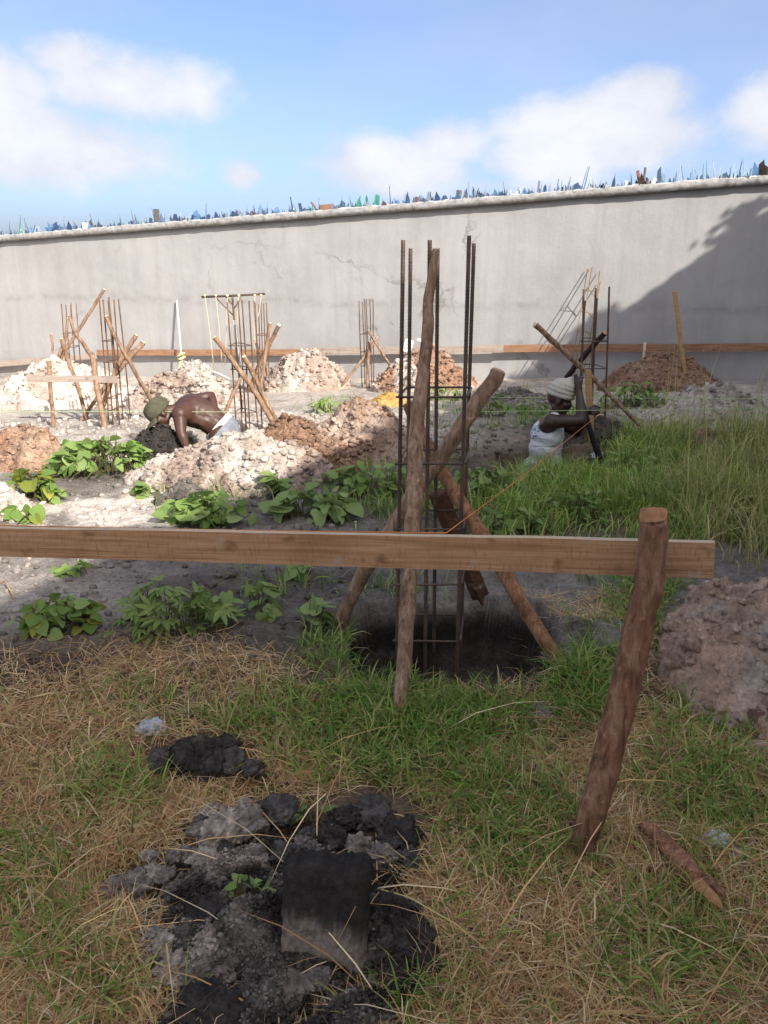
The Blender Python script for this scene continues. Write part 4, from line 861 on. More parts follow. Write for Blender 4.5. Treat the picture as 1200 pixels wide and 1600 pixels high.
# white stick against the wall with yellow rope, and the pale hose over the heap
def white_stick():
    off = .5; a = wall_at(276, 469, .04); b_ = wall_at(287, 600, off); b_.z = tz(b_.x, b_.y)-.02
    o = link('white_stick', tube_mesh('white_stick', spline([a, b_], 6), .016, 7), None, MATS['hose_pale']); tag(o, 'white stick leaning on the sunny wall with yellow rope tied round it', 'stick')
    bm = bmesh.new(); c = a.lerp(b_, .78)
    for k in range(9): 
        q = c+Vector((random.uniform(-.03, .03), -.02, random.uniform(-.1, .14))); tube(bm, [q+Vector((.04*math.cos(t), .03*math.sin(t), .012*t)) for t in np.linspace(0, 6.3, 9)], .011, 5)
    for k in range(5): tube(bm, [c+Vector((random.uniform(-.02, .02), -.05, .05)), c+Vector((random.uniform(-.09, .09), -.07, -.12)), c+Vector((random.uniform(-.13, .13), -.08, -.27))], .009, 5)
    tag(link('rope', bm_mesh('rope', bm), None, MATS['rope_yellow']), 'frayed yellow rope knotted round the white stick at the wall', 'rope')
    P = []
    for (u, v, h) in [(288, 565, .1), (305, 574, 0), (335, 582, 0), (362, 594, 0), (380, 602, 0)]:
        yy = wall_at(u, 560, .5).y-.25-(u-288)*.008; P.append(at(u, v, yy))
    tag(link('hose', tube_mesh('hose', spline(P, 24), .022, 7), None, MATS['hose_pale']), 'pale grey hose sagging from the yellow rope over the pinkish heap', 'hose')
white_stick()
# building strings
def line(name, label, cat, pts, r, mat, sag=0):
    pts = [Vector(p) for p in pts]; P = []
    for a, b_ in zip(pts, pts[1:]):
        for i in range(14):
            t = i/14; q = a.lerp(b_, t); q.z -= sag*4*t*(1-t); P.append(q)
    P.append(pts[-1]); tag(link(name, tube_mesh(name, P, r, 5), None, MATS[mat]), label, cat)
line('builders_line', 'orange string stretched along the top of the long board and off to the far cage', 'string', [at(-320, 811, 2.60), at(60, 822.5, 2.40), at(400, 829, 2.245), at(620, 832, 2.125), at(697, 833, 2.085), at(820, 742, 3.4), at(900, 676, 5.2), at(964, 626, 7.6)], .0021, 'string_orange')
line('builders_line', 'upper pale green string stretched level past the head of the man in the vest', 'string', [at(640, 620, 6.9), at(1000, 622, 6.3), at(1330, 624, 6.0)], .0022, 'string_green')
line('builders_line', 'lower pale green string crossing the arm of the man in the vest', 'string', [at(700, 644, 5.6), at(1000, 640, 5.5), at(1330, 638, 5.4)], .0022, 'string_green')
line('builders_line', 'pale green string stretched level over the back of the stooping man', 'string', [at(-60, 644, 6.6), at(160, 643, 6.55), at(360, 643.5, 6.5)], .0022, 'string_green')
line('cord', 'blue cord slanting over the leafy vines above the long board', 'cord', [g(300, 824, .03), g(345, 822, .03), g(390, 792, .25), g(440, 768, .3), g(520, 727, .35), g(625, 690, .35)], .0035, 'cord_blue')
line('twig', 'dry curved twig on bare soil under the long board', 'twig', [g(-10, 915), g(10, 920)+Vector((0, 0, .04)), g(26, 942)], .004, 'stake_yellow')

# white broken basin piece on the far heap, litter
def scraps():
    yy = wall_at(648, 560).y-1.0
    bm = bmesh.new(); n = 12
    ctr = at(650, 545, yy); rings = []
    for j in range(5):
        ph = j/4*1.25; ring = []
        for i in range(n):
            t = -1.9+i/(n-1)*3.8; ring.append(bm.verts.new(ctr+Vector((.03+.085*math.cos(t)*math.cos(ph*.6), -.1*math.sin(ph)+.05, .2*math.sin(t)*math.cos(ph*.5)*.75))))
        rings.append(ring)
    for a, b_ in zip(rings, rings[1:]):
        for k in range(n-1): bm.faces.new((a[k], a[k+1], b_[k+1], b_[k]))
    o = link('basin_shard', bm_mesh('basin_shard', bm), None, MATS['paint_white']); m = o.modifiers.new('thick', 'SOLIDIFY'); m.thickness = .012
    tag(o, 'broken white basin standing on the mottled soil heap behind the tall cage', 'basin')
    bm = bmesh.new(); box(bm, Matrix.Translation(at(637, 541, yy+.05)) @ Matrix.Rotation(.3, 4, 'Y'), .13, .1, .19); bmesh.ops.bevel(bm, geom=bm.edges[:], offset=.015, segments=1, affect='EDGES')
    tag(link('block', bm_mesh('block', bm), None, MATS['paint_white'], smooth=False), 'white block beside the broken basin on the mottled soil heap', 'block')
def bag(name, label, u, v, s, mat, seed, flat=.6):
    bm = bmesh.new(); bmesh.ops.create_icosphere(bm, subdivisions=4, radius=1); p = g(u, v)
    for w in bm.verts:
        q = w.co*1.6+Vector((seed*3.1, 0, 0)); d = 1+.55*abs(mnoise.noise(q))-.35*abs(mnoise.noise(q*2.7))+.2*mnoise.noise(q*6)
        w.co = Vector((w.co.x*d, w.co.y*d*.8, max(-.15, w.co.z*d*flat)))*s+p+Vector((0, 0, s*.25))
    tag(link(name, bm_mesh(name, bm), None, MATS[mat], smooth=False), label, 'plastic bag')
scraps()
bag('plastic_bag', 'crumpled bluish white plastic bag behind the small black sod', 238, 1146, .05, 'plastic_bag_blue', 1)
bag('plastic_bag', 'crumpled clear plastic film right of the split stick', 1118, 1322, .042, 'plastic_film', 2, .6)
bag('plastic_bag', 'second scrap of clear plastic film nearest the right-hand edge', 1150, 1342, .028, 'plastic_film', 5, .6)
bag('plastic_bag', 'small white scrap of plastic left of the board scrap', 1075, 1180, .026, 'plastic_film', 3, .7)
bag('plastic_bag', 'pale blue plastic scrap in the tall grass below the whitish heap', 1132, 676, .05, 'plastic_bag_blue', 4, .7)
bag('plastic_bag', 'white plastic scrap in the grass at the tip of the digging bar', 933, 715, .045, 'plastic_film', 6, .7)
bm = bmesh.new(); box(bm, Matrix.Translation(g(1190, 1130)+Vector((.02, 0, .03))) @ Matrix.Rotation(.2, 4, 'Z') @ Matrix.Rotation(-.3, 4, 'X'), .2, .1, .07); bmesh.ops.bevel(bm, geom=bm.edges[:], offset=.008, segments=2, affect='EDGES')
tag(link('brick', bm_mesh('brick', bm), None, MATS['brick_brown'], smooth=False), 'muddy brown brick at the foot of the rough brown heap', 'brick')
#==PART2==
# ------------------------------------------------------------------ the house whose shade lies over the plot (beside and behind the camera)
def house():
    Pa = np.array([g(u, v)[:2] for u, v in ((800, 598), (640, 702), (430, 752), (250, 826), (0, 925))]); c = Pa.mean(0); w_, vv = np.linalg.eigh(np.cov((Pa-c).T)); e = vv[:, 1]
    if e[1] < 0: e = -e
    H = 5.6; off = np.array(SDIR[:2])*H/SDIR.z; o0 = c+off; nr = np.array((e[1], -e[0]))      # nr points away from the lit side
    E = Vector((e[0], e[1], 0)); Nn = Vector((nr[0], nr[1], 0)); O = Vector((o0[0], o0[1], 0)); t0, t1 = -11.0, 9.4
    root = empty('house', O, 'plain plastered house whose roof throws the shade over the plot', 'house')
    M4 = Matrix((E.to_4d(), Nn.to_4d(), (0, 0, 1, 0), (0, 0, 0, 1))).transposed(); M4 = Matrix(((E.x, Nn.x, 0, O.x), (E.y, Nn.y, 0, O.y), (0, 0, 1, 0), (0, 0, 0, 1)))
    bm = bmesh.new(); box(bm, M4 @ Matrix.Translation(((t0+t1)/2, 3.3, H/2-.3)), t1-t0-.8, 5.6, H-.25); link('house_wall', bm_mesh('house_wall', bm), root, MATS['house_plaster'], smooth=False)
    bm = bmesh.new(); n = 320; V = []
    for i in range(n+1):
        x = t0+(t1-t0)*i/n; r = .02*math.cos(i*2.1); V.append([bm.verts.new(M4 @ Vector((x, 0.03*mnoise.noise(Vector((x*1.5, 0, 0))), H+r))), bm.verts.new(M4 @ Vector((x, 3.3, H+.9+r))), bm.verts.new(M4 @ Vector((x, 6.6, H+r)))])
    for a, b_ in zip(V, V[1:]):
        bm.faces.new((a[0], b_[0], b_[1], a[1])); bm.faces.new((a[1], b_[1], b_[2], a[2]))
    link('roof', bm_mesh('roof', bm), root, MATS['roof_sheet'], smooth=False)
    for x in (-7, -3.6, -.4, 3):
        bm = bmesh.new(); box(bm, M4 @ Matrix.Translation((x, .47, 1.7)), 1.2, .08, 1.2); fr = link('window', bm_mesh('window', bm), root, MATS['bark_dark'], smooth=False)
    # a creeper hanging over the eave
    q = []; 
    for k in range(900):
        cx = random.choice([-8.4, -5.2, -4.6, -2.3, .8, 2.1, 3.0, 3.9, 4.6, 5.3, 6.0]); s_ = random.uniform(.08, .26); x = cx+random.gauss(0, .22); yv = abs(random.gauss(0, .13))*-1+.08; q.append((x, yv, H+random.uniform(-.12, .14), s_*.45))
    for cx, rr_, m in ((5.0, .18, 40), (6.4, .16, 40), (7.6, .2, 50), (4.2, .14, 30), (8.8, .16, 30)):
        for k in range(m): q.append((cx+random.gauss(0, rr_*.6), -abs(random.gauss(0, rr_*.55))+.05, H+random.uniform(-.1, .2), random.uniform(.05, .12)))
    bm = bmesh.new()
    for x, yv, z, s_ in q:
        p = M4 @ Vector((x, yv, z)); a = Vector((random.gauss(0, 1), random.gauss(0, 1), random.gauss(0, 1))).normalized(); b_ = a.orthogonal().normalized()
        bm.faces.new([bm.verts.new(p+a*s_), bm.verts.new(p+b_*s_*.6), bm.verts.new(p-a*s_), bm.verts.new(p-b_*s_*.6)])
    o = link('creeper', bm_mesh('creeper', bm), None, MATS['leaf_shade'], smooth=False); tag(o, 'leafy creeper hanging over the eave of the house', 'creeper')
house()

# ------------------------------------------------------------------ leafy plants
def heart_leaf(name, w=.5, lobes=False, fold=.18, droop=.25):
    """a leaf one unit long, stalk end at the origin, pointing along +y"""
    right = [(.0, .06), (.2, -.04), (.4, .06), (.5, .26), (.46, .48), (.32, .7), (.15, .87), (0, 1.0)]
    if lobes: right = [(.0, .06), (.22, -.05), (.44, .02), (.5, .22), (.36, .36), (.3, .6), (.15, .84), (0, 1.0)]
    bm = bmesh.new(); mid = [bm.verts.new((0, t, -droop*t*t)) for t in (.06, .3, .55, .8, 1.0)]
    for s in (1, -1):
        rim = [bm.verts.new((s*x*w*2, y, fold*abs(x)*(1-.9*y)-droop*y*y-.25*fold*abs(x)*abs(x)*4)) for x, y in right[1:-1]]
        fs = [(mid[0], rim[0], rim[1]), (mid[0], rim[1], mid[1]), (mid[1], rim[1], rim[2]), (mid[1], rim[2], rim[3], mid[2]), (mid[2], rim[3], rim[4]), (mid[2], rim[4], mid[3]), (mid[3], rim[4], rim[5]), (mid[3], rim[5], mid[4])]
        for f in fs: bm.faces.new(f if s > 0 else f[::-1])
    me = bm_mesh(name, bm); me.polygons.foreach_set('use_smooth', np.ones(len(me.polygons), bool)); return me
def palm_leaf(name, n=5):
    bm = bmesh.new()
    for k in range(n):
        a = (k-(n-1)/2)*R(38); L_ = 1-.09*abs(k-(n-1)/2); w = .13; d = Vector((math.sin(a), math.cos(a), 0)); s = Vector((d.y, -d.x, 0))
        P = [bm.verts.new(d*t*L_+s*x+Vector((0, 0, z-.3*(t*L_)**2))) for t, x, z in ((0, 0, 0), (.45, w, .05), (.75, w*.75, .04), (1, 0, 0), (.75, -w*.75, .04), (.45, -w, .05), (.5, 0, 0))]
        bm.faces.new((P[0], P[1], P[6])); bm.faces.new((P[0], P[6], P[5])); bm.faces.new((P[1], P[2], P[6])); bm.faces.new((P[2], P[3], P[6])); bm.faces.new((P[3], P[4], P[6])); bm.faces.new((P[4], P[5], P[6]))
    me = bm_mesh(name, bm); me.polygons.foreach_set('use_smooth', np.ones(len(me.polygons), bool)); return me
LEAFV = {}
def leafset(kind, mat):
    if (kind, mat) not in LEAFV:
        L_ = []
        for k in range(3):
            me = {'heart': lambda: heart_leaf('leaf', .5-.04*k, k == 1, .2+.1*k, .18+.12*k), 'palm': lambda: palm_leaf('leaf', 5 if k else 3), 'slim': lambda: heart_leaf('leaf', .2, False, .2, .3+.1*k)}[kind]()
            me.materials.append(MATS[mat]); L_.append(me)
        LEAFV[kind, mat] = L_
    return LEAFV[kind, mat]
def plant(name, label, cat, u, v, hw, vtop, n, size, kind='heart', mats=('leaf_vine',), group=None, depth=.55, upright=0., stemr=.0022, foot=None):
    """leafy clump: foot at pixel (u, v), half-width hw pixels, top at row vtop"""
    P = foot or g(u, v); zc = P.y*cp+(CAMZ-P.z)*sp; rx = hw*zc/F; ry = rx*depth; cy = P.y+ry*.8; top = at(u, vtop, cy+ry*.3); h = 1.0*max(.05, top.z-P.z)
    cx = at(u, v, cy).x; base = Vector((cx, cy, tz(cx, cy))); root = empty(name, base, label, cat, group); bm = bmesh.new()
    nst = max(3, n//9); crowns = []
    for k in range(nst):
        a = random.uniform(0, 6.28); r = math.sqrt(random.random()); crowns.append((cx+rx*r*math.cos(a)*.9, cy+ry*r*math.sin(a)*.9))
    for k in range(int(n*1.2) if kind == 'heart' else n):
        c = random.choice(crowns); x = c[0]+random.gauss(0, rx*.2); yv = c[1]+random.gauss(0, ry*.22)
        rr_ = math.hypot((x-cx)/rx, (yv-cy)/ry)
        if rr_ > 1.12: x = cx+(x-cx)/rr_; yv = cy+(yv-cy)/rr_; rr_ = 1
        z0 = float(T0(x, yv)); hh = h*(1-.6*rr_**2)*random.choice((random.uniform(.1, 1.1), random.uniform(.55, 1.0))); s = size*random.choice((.4, .55, .65, .75, .85, 1.0))
        me = random.choice(leafset(kind, random.choice(mats))); o = bpy.data.objects.new('leaf', me); COL.objects.link(o); o.parent = root
        out = math.atan2(yv-cy, x-cx)+random.gauss(0, 1.0) if rr_ > .2 else random.uniform(0, 6.28)
        p = Vector((x, yv, z0+hh)); o.location = p-base; o.scale = (s, s, s)
        o.rotation_euler = (random.gauss(-.15+upright, .5), random.gauss(0, .5), out-math.pi/2)
        f = Vector((x*.6+c[0]*.4-math.cos(out)*s*.3, yv*.6+c[1]*.4-math.sin(out)*s*.3, z0)); tube(bm, spline([f, f.lerp(p, .6)+Vector((0, 0, hh*.18)), p], 4), stemr, 4, (False, False))
    for k in range(nst):
        a, b_ = crowns[k], random.choice(crowns); q = [Vector((a[0]+(b_[0]-a[0])*t, a[1]+(b_[1]-a[1])*t+.03*math.sin(t*6), 0)) for t in np.linspace(0, 1, 7)]
        for w in q: w.z = float(T0(w.x, w.y))+.02
        if (q[0]-q[-1]).length > .03: tube(bm, q, stemr*1.3, 4, (False, False))
    link('stem', bm_mesh('stem', bm), root, MATS['stem_green']); return root
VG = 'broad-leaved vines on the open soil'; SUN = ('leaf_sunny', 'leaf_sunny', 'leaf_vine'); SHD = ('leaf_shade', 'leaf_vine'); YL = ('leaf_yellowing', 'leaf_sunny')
plant('vine', 'big bright clump of broad-leaved vine left of the stooping man', 'vine', 170, 752, 92, 684, 190, .115, 'heart', SUN, VG)
plant('vine', 'low arm of broad-leaved vine reaching left beside the reddish brown heap', 'vine', 85, 725, 55, 690, 60, .1, 'heart', SUN, VG)
plant('vine', 'broad-leaved vine with yellowing leaves beside the small pale pink heap', 'vine', 48, 790, 55, 732, 70, .11, 'heart', YL, VG)
plant('vine', 'tuft of broad leaves at the tip of the yellowing vine just above the board', 'vine', 48, 815, 34, 790, 20, .12, 'heart', YL, VG)
plant('vine', 'few bright broad leaves by the white soil left of the dark mound', 'vine', 240, 778, 26, 754, 12, .11, 'heart', SUN, VG)
plant('vine', 'wide broad-leaved vine above the board under the blue cord', 'vine', 345, 822, 90, 768, 95, .12, 'heart', SUN, VG)
plant('vine', 'large-leaved grey green vine clump above the board, left of the tall cage', 'vine', 490, 822, 70, 764, 66, .145, 'heart', ('leaf_vine',), VG)
plant('vine', 'upright leafy shoots between the brown heap and the grey green vine', 'vine', 432, 782, 34, 738, 22, .11, 'heart', SUN, VG, upright=.3)
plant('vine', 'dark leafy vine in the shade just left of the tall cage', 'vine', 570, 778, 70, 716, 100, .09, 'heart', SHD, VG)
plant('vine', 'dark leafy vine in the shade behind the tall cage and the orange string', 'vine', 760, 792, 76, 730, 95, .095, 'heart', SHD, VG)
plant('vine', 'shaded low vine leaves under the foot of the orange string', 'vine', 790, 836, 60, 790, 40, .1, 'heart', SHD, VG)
plant('vine', 'single broad leaves lying by the hand of the stooping man', 'vine', 312, 700, 22, 676, 8, .15, 'heart', SUN, VG)
plant('vine', 'broad leaves at the shorts of the stooping man', 'vine', 345, 680, 16, 664, 7, .13, 'heart', SUN, VG)
plant('vine', 'bright clump of lobed vine leaves below the board', 'vine', 92, 1000, 70, 925, 80, .075, 'heart', ('leaf_sunny', 'leaf_sunny', 'leaf_yellowing', 'leaf_vine'), VG, depth=.6)
plant('cassava_plant', 'dark cassava seedlings with fingered leaves below the board', 'cassava', 262, 1003, 95, 900, 80, .1, 'palm', ('leaf_cassava',), depth=.5)
plant('vine', 'medium green vine between the fingered leaves and the big leaves below the board', 'vine', 375, 968, 72, 905, 48, .078, 'heart', ('leaf_vine', 'leaf_cassava'), VG, depth=.6)
plant('vine', 'few large lobed leaves on dark soil below the board, left of the slanting pole', 'vine', 462, 988, 52, 918, 18, .1, 'heart', ('leaf_vine',), VG, depth=.5)
plant('vine', 'small leaves hanging just under the board beside the fingered plant', 'vine', 130, 900, 38, 874, 16, .075, 'heart', SUN, VG)
plant('vine', 'two or three big leaves under the board left of the slanting pole', 'vine', 470, 905, 30, 880, 8, .11, 'heart', ('leaf_vine',), VG)
plant('weed', 'leafy weed with pale tips standing in the black turned earth', 'weed', 385, 1460, 50, 1365, 34, .05, 'slim', ('leaf_sunny', 'leaf_vine'), depth=.45, upright=.35)
plant('weed', 'small weed shoots at the back of the black turned earth', 'weed', 488, 1295, 24, 1258, 12, .05, 'slim', ('leaf_vine',), depth=.5, upright=.4)
plant('weed', 'little bright weed in the dry grass below the cut slab', 'weed', 628, 1505, 18, 1462, 7, .06, 'slim', ('leaf_sunny',), depth=.5, upright=.6)
plant('weed', 'single heart-shaped leaves in the dry grass right of the turned earth', 'weed', 655, 1348, 14, 1326, 4, .05, 'heart', ('leaf_vine',), depth=.5)
plant('weed', 'tiny green shoot on top of the small black sod', 'weed', 290, 1196, 14, 1172, 5, .045, 'slim', ('leaf_sunny',), depth=.5, upright=.4)
plant('weed', 'green leafy shoot at the foot of the rough brown heap', 'weed', 1128, 1072, 14, 1045, 7, .05, 'slim', ('leaf_sunny',), depth=.5, upright=.5)
WG = 'leafy weeds in the tall grass'
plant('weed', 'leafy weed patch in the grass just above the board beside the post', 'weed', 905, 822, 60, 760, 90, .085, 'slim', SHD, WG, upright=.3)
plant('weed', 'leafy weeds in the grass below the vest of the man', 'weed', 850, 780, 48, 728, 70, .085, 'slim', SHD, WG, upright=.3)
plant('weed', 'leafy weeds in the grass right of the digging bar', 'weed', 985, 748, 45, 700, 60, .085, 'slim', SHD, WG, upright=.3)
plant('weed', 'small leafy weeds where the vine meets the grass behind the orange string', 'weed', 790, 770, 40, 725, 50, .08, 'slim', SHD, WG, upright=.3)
BG = 'leafy bushes and weeds near the wall'
plant('bush', 'bright bush against the wall at the picture edge', 'bush', 10, 558, 42, 527, 90, .17, 'heart', SUN, BG)
plant('bush', 'small bush by the wall behind the slim dark stick', 'bush', 80, 560, 18, 540, 30, .15, 'heart', SUN, BG)
plant('bush', 'bright bush behind the thin farthest cage', 'bush', 125, 574, 22, 554, 46, .15, 'heart', SUN, BG)
plant('bush', 'small bush between the two left-hand cages', 'bush', 170, 580, 12, 562, 20, .15, 'heart', SUN, BG)
plant('bush', 'low leafy weeds on the heap top beside the pale hose', 'bush', 310, 578, 14, 563, 14, .15, 'heart', SUN, BG)
plant('bush', 'low weeds in front of the steep pink heap', 'bush', 428, 612, 20, 598, 26, .12, 'slim', SUN, BG)
plant('bush', 'bright leafy weeds on the ground right of the small cage by the wall', 'bush', 512, 648, 34, 622, 40, .12, 'slim', SUN, BG)
plant('bush', 'weeds behind the tall cage in front of the mottled heap', 'bush', 690, 628, 42, 602, 60, .12, 'slim', SUN, BG)
plant('bush', 'green weeds on the bare soil right of the tall cage', 'bush', 765, 655, 28, 618, 50, .12, 'slim', SUN, BG)
plant('bush', 'shaded weeds covering the foot of the reddish soil heap', 'bush', 985, 640, 60, 596, 120, .13, 'slim', SHD, BG)
plant('bush', 'shaded weeds behind the shoulder of the man in the white vest', 'bush', 830, 650, 36, 622, 44, .12, 'slim', SHD, BG)

# ------------------------------------------------------------------ grass (uncountable): blades grown over the ground
def blades(name, label, P, L_, W, az, e0, e1, col, mat, seg3=False, cat='grass'):
    n = len(P); hx, hy = np.cos(az), np.sin(az); side = np.stack([-hy, hx, rng.normal(0, .35, n)], -1); side /= np.linalg.norm(side, axis=1)[:, None]
    pts = [P]; m = 3 if seg3 else 2; p = P
    for k in range(m):
        e = e0+(e1-e0)*k/(m-1); d = np.stack([np.cos(e)*hx, np.cos(e)*hy, np.sin(e)], -1); p = p+d*(L_/m)[:, None]; pts.append(p)
    V = []; wf = (1, .85, 0) if m == 2 else (.8, 1, .7, 0)
    for k in range(m): V += [pts[k]-side*(W*wf[k]*.5)[:, None], pts[k]+side*(W*wf[k]*.5)[:, None]]
    V.append(pts[m]); V = np.stack(V, 1); nv = V.shape[1]; i = np.arange(n)[:, None]*nv
    quads = np.concatenate([i+np.array([[2*k, 2*k+1, 2*k+3, 2*k+2]]) for k in range(m-1)], 0); tri = i+np.array([[2*m-2, 2*m-1, 2*m]])
    flat = np.concatenate([quads.ravel(), tri.ravel()]); sizes = np.concatenate([np.full(len(quads), 4), np.full(len(tri), 3)])
    me = mesh_np(name, V.reshape(-1, 3), flat, sizes, np.repeat(col, nv, 0)); o = link(name, me, None, MATS[mat]); tag(o, label, cat, kind='stuff'); return o
def sow(n, y0, y1, margin=220):
    y = y0+(y1-y0)*rng.random(n); x = rng.uniform(-1, 1, n)*(.62*y+.5); u, v, _ = project(np.stack([x, y, T0(x, y)], -1)); k = (u > -margin) & (u < 1200+margin) & (v < 1950)
    return x[k], y[k], u[k], v[k]
def el(u, v, cu, cv, ru, rv, p=2): return np.clip(1.25-(np.abs((u-cu)/ru)**p+np.abs((v-cv)/rv)**p)**(1/p), 0, 1)
def bare(u, v):
    """0 where soil lies open"""
    b_ = np.ones_like(u)
    for q in [(440, 1440, 190, 190), (590, 1300, 90, 70), (315, 1190, 95, 34), (1190, 1000, 160, 120), (720, 1012, 160, 62), (1020, 1050, 0.1, 0.1), (215, 1385, 70, 32)]:
        b_ *= 1-np.clip(el(u, v, *q)*3, 0, 1)
    return b_
STRAW = np.array([(.62, .39, .17), (.68, .48, .25), (.52, .3, .13), (.74, .58, .35), (.36, .2, .1), (.52, .41, .17), (.58, .35, .16)])
GREEN = np.array([(.12, .22, .03), (.17, .28, .045), (.23, .33, .06), (.1, .18, .03), (.3, .35, .09), (.36, .34, .13)])
OLIVE = np.array([(.2, .22, .06), (.27, .26, .09), (.3, .27, .11), (.14, .18, .05), (.36, .31, .15)])
def pick(pal, n, var=.25): return pal[rng.integers(0, len(pal), n)]*(1-var+2*var*rng.random((n, 1)))
def grow():
    # dead flattened straw
    x, y, u, v = sow(330000, .9, 3.5); n = fbm(x*2.2, y*2.2, 1., 3); n2 = fbm(x*7, y*7, 3., 2)
    d = sstep(1020, 1190, v+40*n)*1.0+.5*el(u, v, 270, 1040, 190, 45)+.25*el(u, v, 60, 1080, 100, 60)
    d = np.maximum(d, .35*el(u, v, 960, 1000, 160, 120)); d *= 1-.75*np.clip(el(u, v, 620, 1145, 240, 85)*1.5, 0, 1); d *= (.55+.6*sstep(-.45, .35, n2+.6*n)); d *= bare(u, v)
    k = rng.random(len(x)) < np.clip(d, 0, 1)*.62; x, y = x[k], y[k]; m = len(x); z = T(x, y)
    az = rng.uniform(0, 6.28, m)+.8*fbm(x*1.5, y*1.5, 6., 2); L_ = rng.uniform(.035, .15, m); e0 = np.abs(rng.normal(.12, .3, m)); e1 = rng.normal(-.15, .35, m)
    P = np.stack([x, y, z+.002+.016*rng.random(m)], -1); blades('dry_grass', 'dead straw-coloured grass lying flat over the near ground', P, L_, rng.uniform(.0014, .0042, m), az, e0, e1, pick(STRAW, m), 'straw_blade')
    # short dead tufts that still stand
    x, y, u, v = sow(70000, .9, 3.4); n = fbm(x*3, y*3, 9., 3); d = sstep(1120, 1300, v)*sstep(-.05, .4, n)*bare(u, v); k = rng.random(len(x)) < d*.5; x, y = x[k], y[k]; m = len(x); z = T(x, y)
    blades('dry_grass', 'thin dead stalks still standing in the near ground', np.stack([x, y, z], -1), rng.uniform(.05, .17, m), rng.uniform(.0012, .003, m), rng.uniform(0, 6.28, m), rng.normal(.95, .35, m), rng.normal(.2, .5, m), pick(STRAW, m)*.95, 'straw_blade', True)
    # short living grass
    x, y, u, v = sow(430000, .9, 3.9); n = fbm(x*2.6, y*2.6, 12., 3); n2 = fbm(x*8, y*8, 14., 2)
    d = 1.0*el(u, v, 610, 1150, 230, 88)+.5*el(u, v, 175, 1235, 95, 60)+.55*el(u, v, 55, 1420, 80, 110)+.4*el(u, v, 150, 1550, 70, 60)+.5*el(u, v, 720, 1290, 160, 90)+.7*el(u, v, 905, 1075, 70, 80)+.6*el(u, v, 1040, 960, 90, 70)+.45*el(u, v, 1120, 1230, 120, 160)+.5*el(u, v, 540, 1030, 70, 50)+.5*el(u, v, 830, 1300, 110, 90)+.15*el(u, v, 330, 1130, 70, 40)+.35*el(u, v, 1050, 1500, 150, 100)+.12*el(u, v, 250, 1110, 160, 40)+.3*el(u, v, 640, 1560, 120, 60)+.5*el(u, v, 770, 1000, 120, 50)*0+.4*el(u, v, 1020, 890, 80, 40)
    d = d*(.45+.9*sstep(-.4, .35, n+.5*n2))+.055*sstep(0, .4, n2)*sstep(1050, 1150, v); d *= bare(u, v)
    k = rng.random(len(x)) < np.clip(d, 0, 1)*.42; x, y, u, v = x[k], y[k], u[k], v[k]; m = len(x); z = T(x, y)
    L_ = rng.uniform(.045, .15, m)*(1+.5*el(u, v, 905, 1075, 80, 90)); e0 = rng.normal(1.0, .3, m)
    blades('short_grass', 'short living green grass round the pit and in patches among the straw', np.stack([x, y, z], -1), L_, rng.uniform(.0028, .0072, m), rng.uniform(0, 6.28, m), e0, e0-rng.uniform(.5, 1.6, m), pick(GREEN*1.1, m), 'grass_blade', True)
    # middle distance grass, thin and low
    x, y, u, v = sow(150000, 3.2, 10.5, 120); n = fbm(x*1.3, y*1.3, 22., 3); n2 = fbm(x*5, y*5, 24., 2)
    d = .5*el(u, v, 700, 800, 190, 90)+.35*el(u, v, 590, 770, 90, 60)+.4*el(u, v, 740, 650, 70, 40)+.3*el(u, v, 510, 636, 50, 22)+.4*el(u, v, 880, 650, 160, 40)+.25*el(u, v, 330, 780, 90, 40)+.25*el(u, v, 440, 900, 90, 40)+.3*el(u, v, 930, 890, 160, 40)+.3*el(u, v, 430, 780, 80, 30)+.25*el(u, v, 620, 940, 80, 40)+.3*el(u, v, 1000, 640, 160, 30)
    d = d*sstep(-.25, .3, n+.5*n2); k = (rng.random(len(x)) < np.clip(d, 0, 1)*.75) & (T0(x, y)-T(x, y) < .06); x, y, u, v = x[k], y[k], u[k], v[k]; m = len(x); z = T(x, y); e0 = rng.normal(1.1, .3, m)
    blades('meadow_grass', 'thin green grass on the open soil in the middle distance', np.stack([x, y, z], -1), rng.uniform(.06, .2, m), rng.uniform(.004, .009, m), rng.uniform(0, 6.28, m), e0, e0-rng.uniform(.3, 1.4, m), pick(GREEN*1.1, m), 'grass_blade', True)
    # lush tall grass round the man in the vest, yellower towards the picture edge
    x, y, u, v = sow(320000, 3.4, 9.5, 200); n = fbm(x*1.1, y*1.1, 32., 3); n2 = fbm(x*4, y*4, 34., 2)
    d = 1.2*el(u, v, 940, 775, 150, 75)+1.2*el(u, v, 1150, 760, 180, 110)+.9*el(u, v, 1020, 690, 110, 45)+.5*el(u, v, 830, 800, 90, 50)+.8*el(u, v, 1020, 830, 120, 40); d = d*(.12+1.0*sstep(-.3, .35, n+.7*n2))*sstep(672, 712, v+.12*(1000-u)*(u < 1000))
    hole = ((x-PITS_LATE[0][0])/.36)**2+((y-PITS_LATE[0][1])/.3)**2 > 1
    k = (rng.random(len(x)) < np.clip(d, 0, 1)*.6) & hole; x, y, u, v, n = x[k], y[k], u[k], v[k], n[k]; m = len(x); z = T(x, y); yl = .15+.85*sstep(1000, 1130, u+80*n)
    yel = rng.random(m) < yl*.8; col = np.where(yel[:, None], pick(OLIVE*1.5, m), pick(GREEN*1.45, m)); L_ = rng.uniform(.06, .23, m)*(1+yl*.9)*(.7+.5*sstep(-.3, .4, n)); L_ = L_*np.where((u < 960) & (v < 745), .75, 1); e0 = rng.normal(1.25, .2, m)
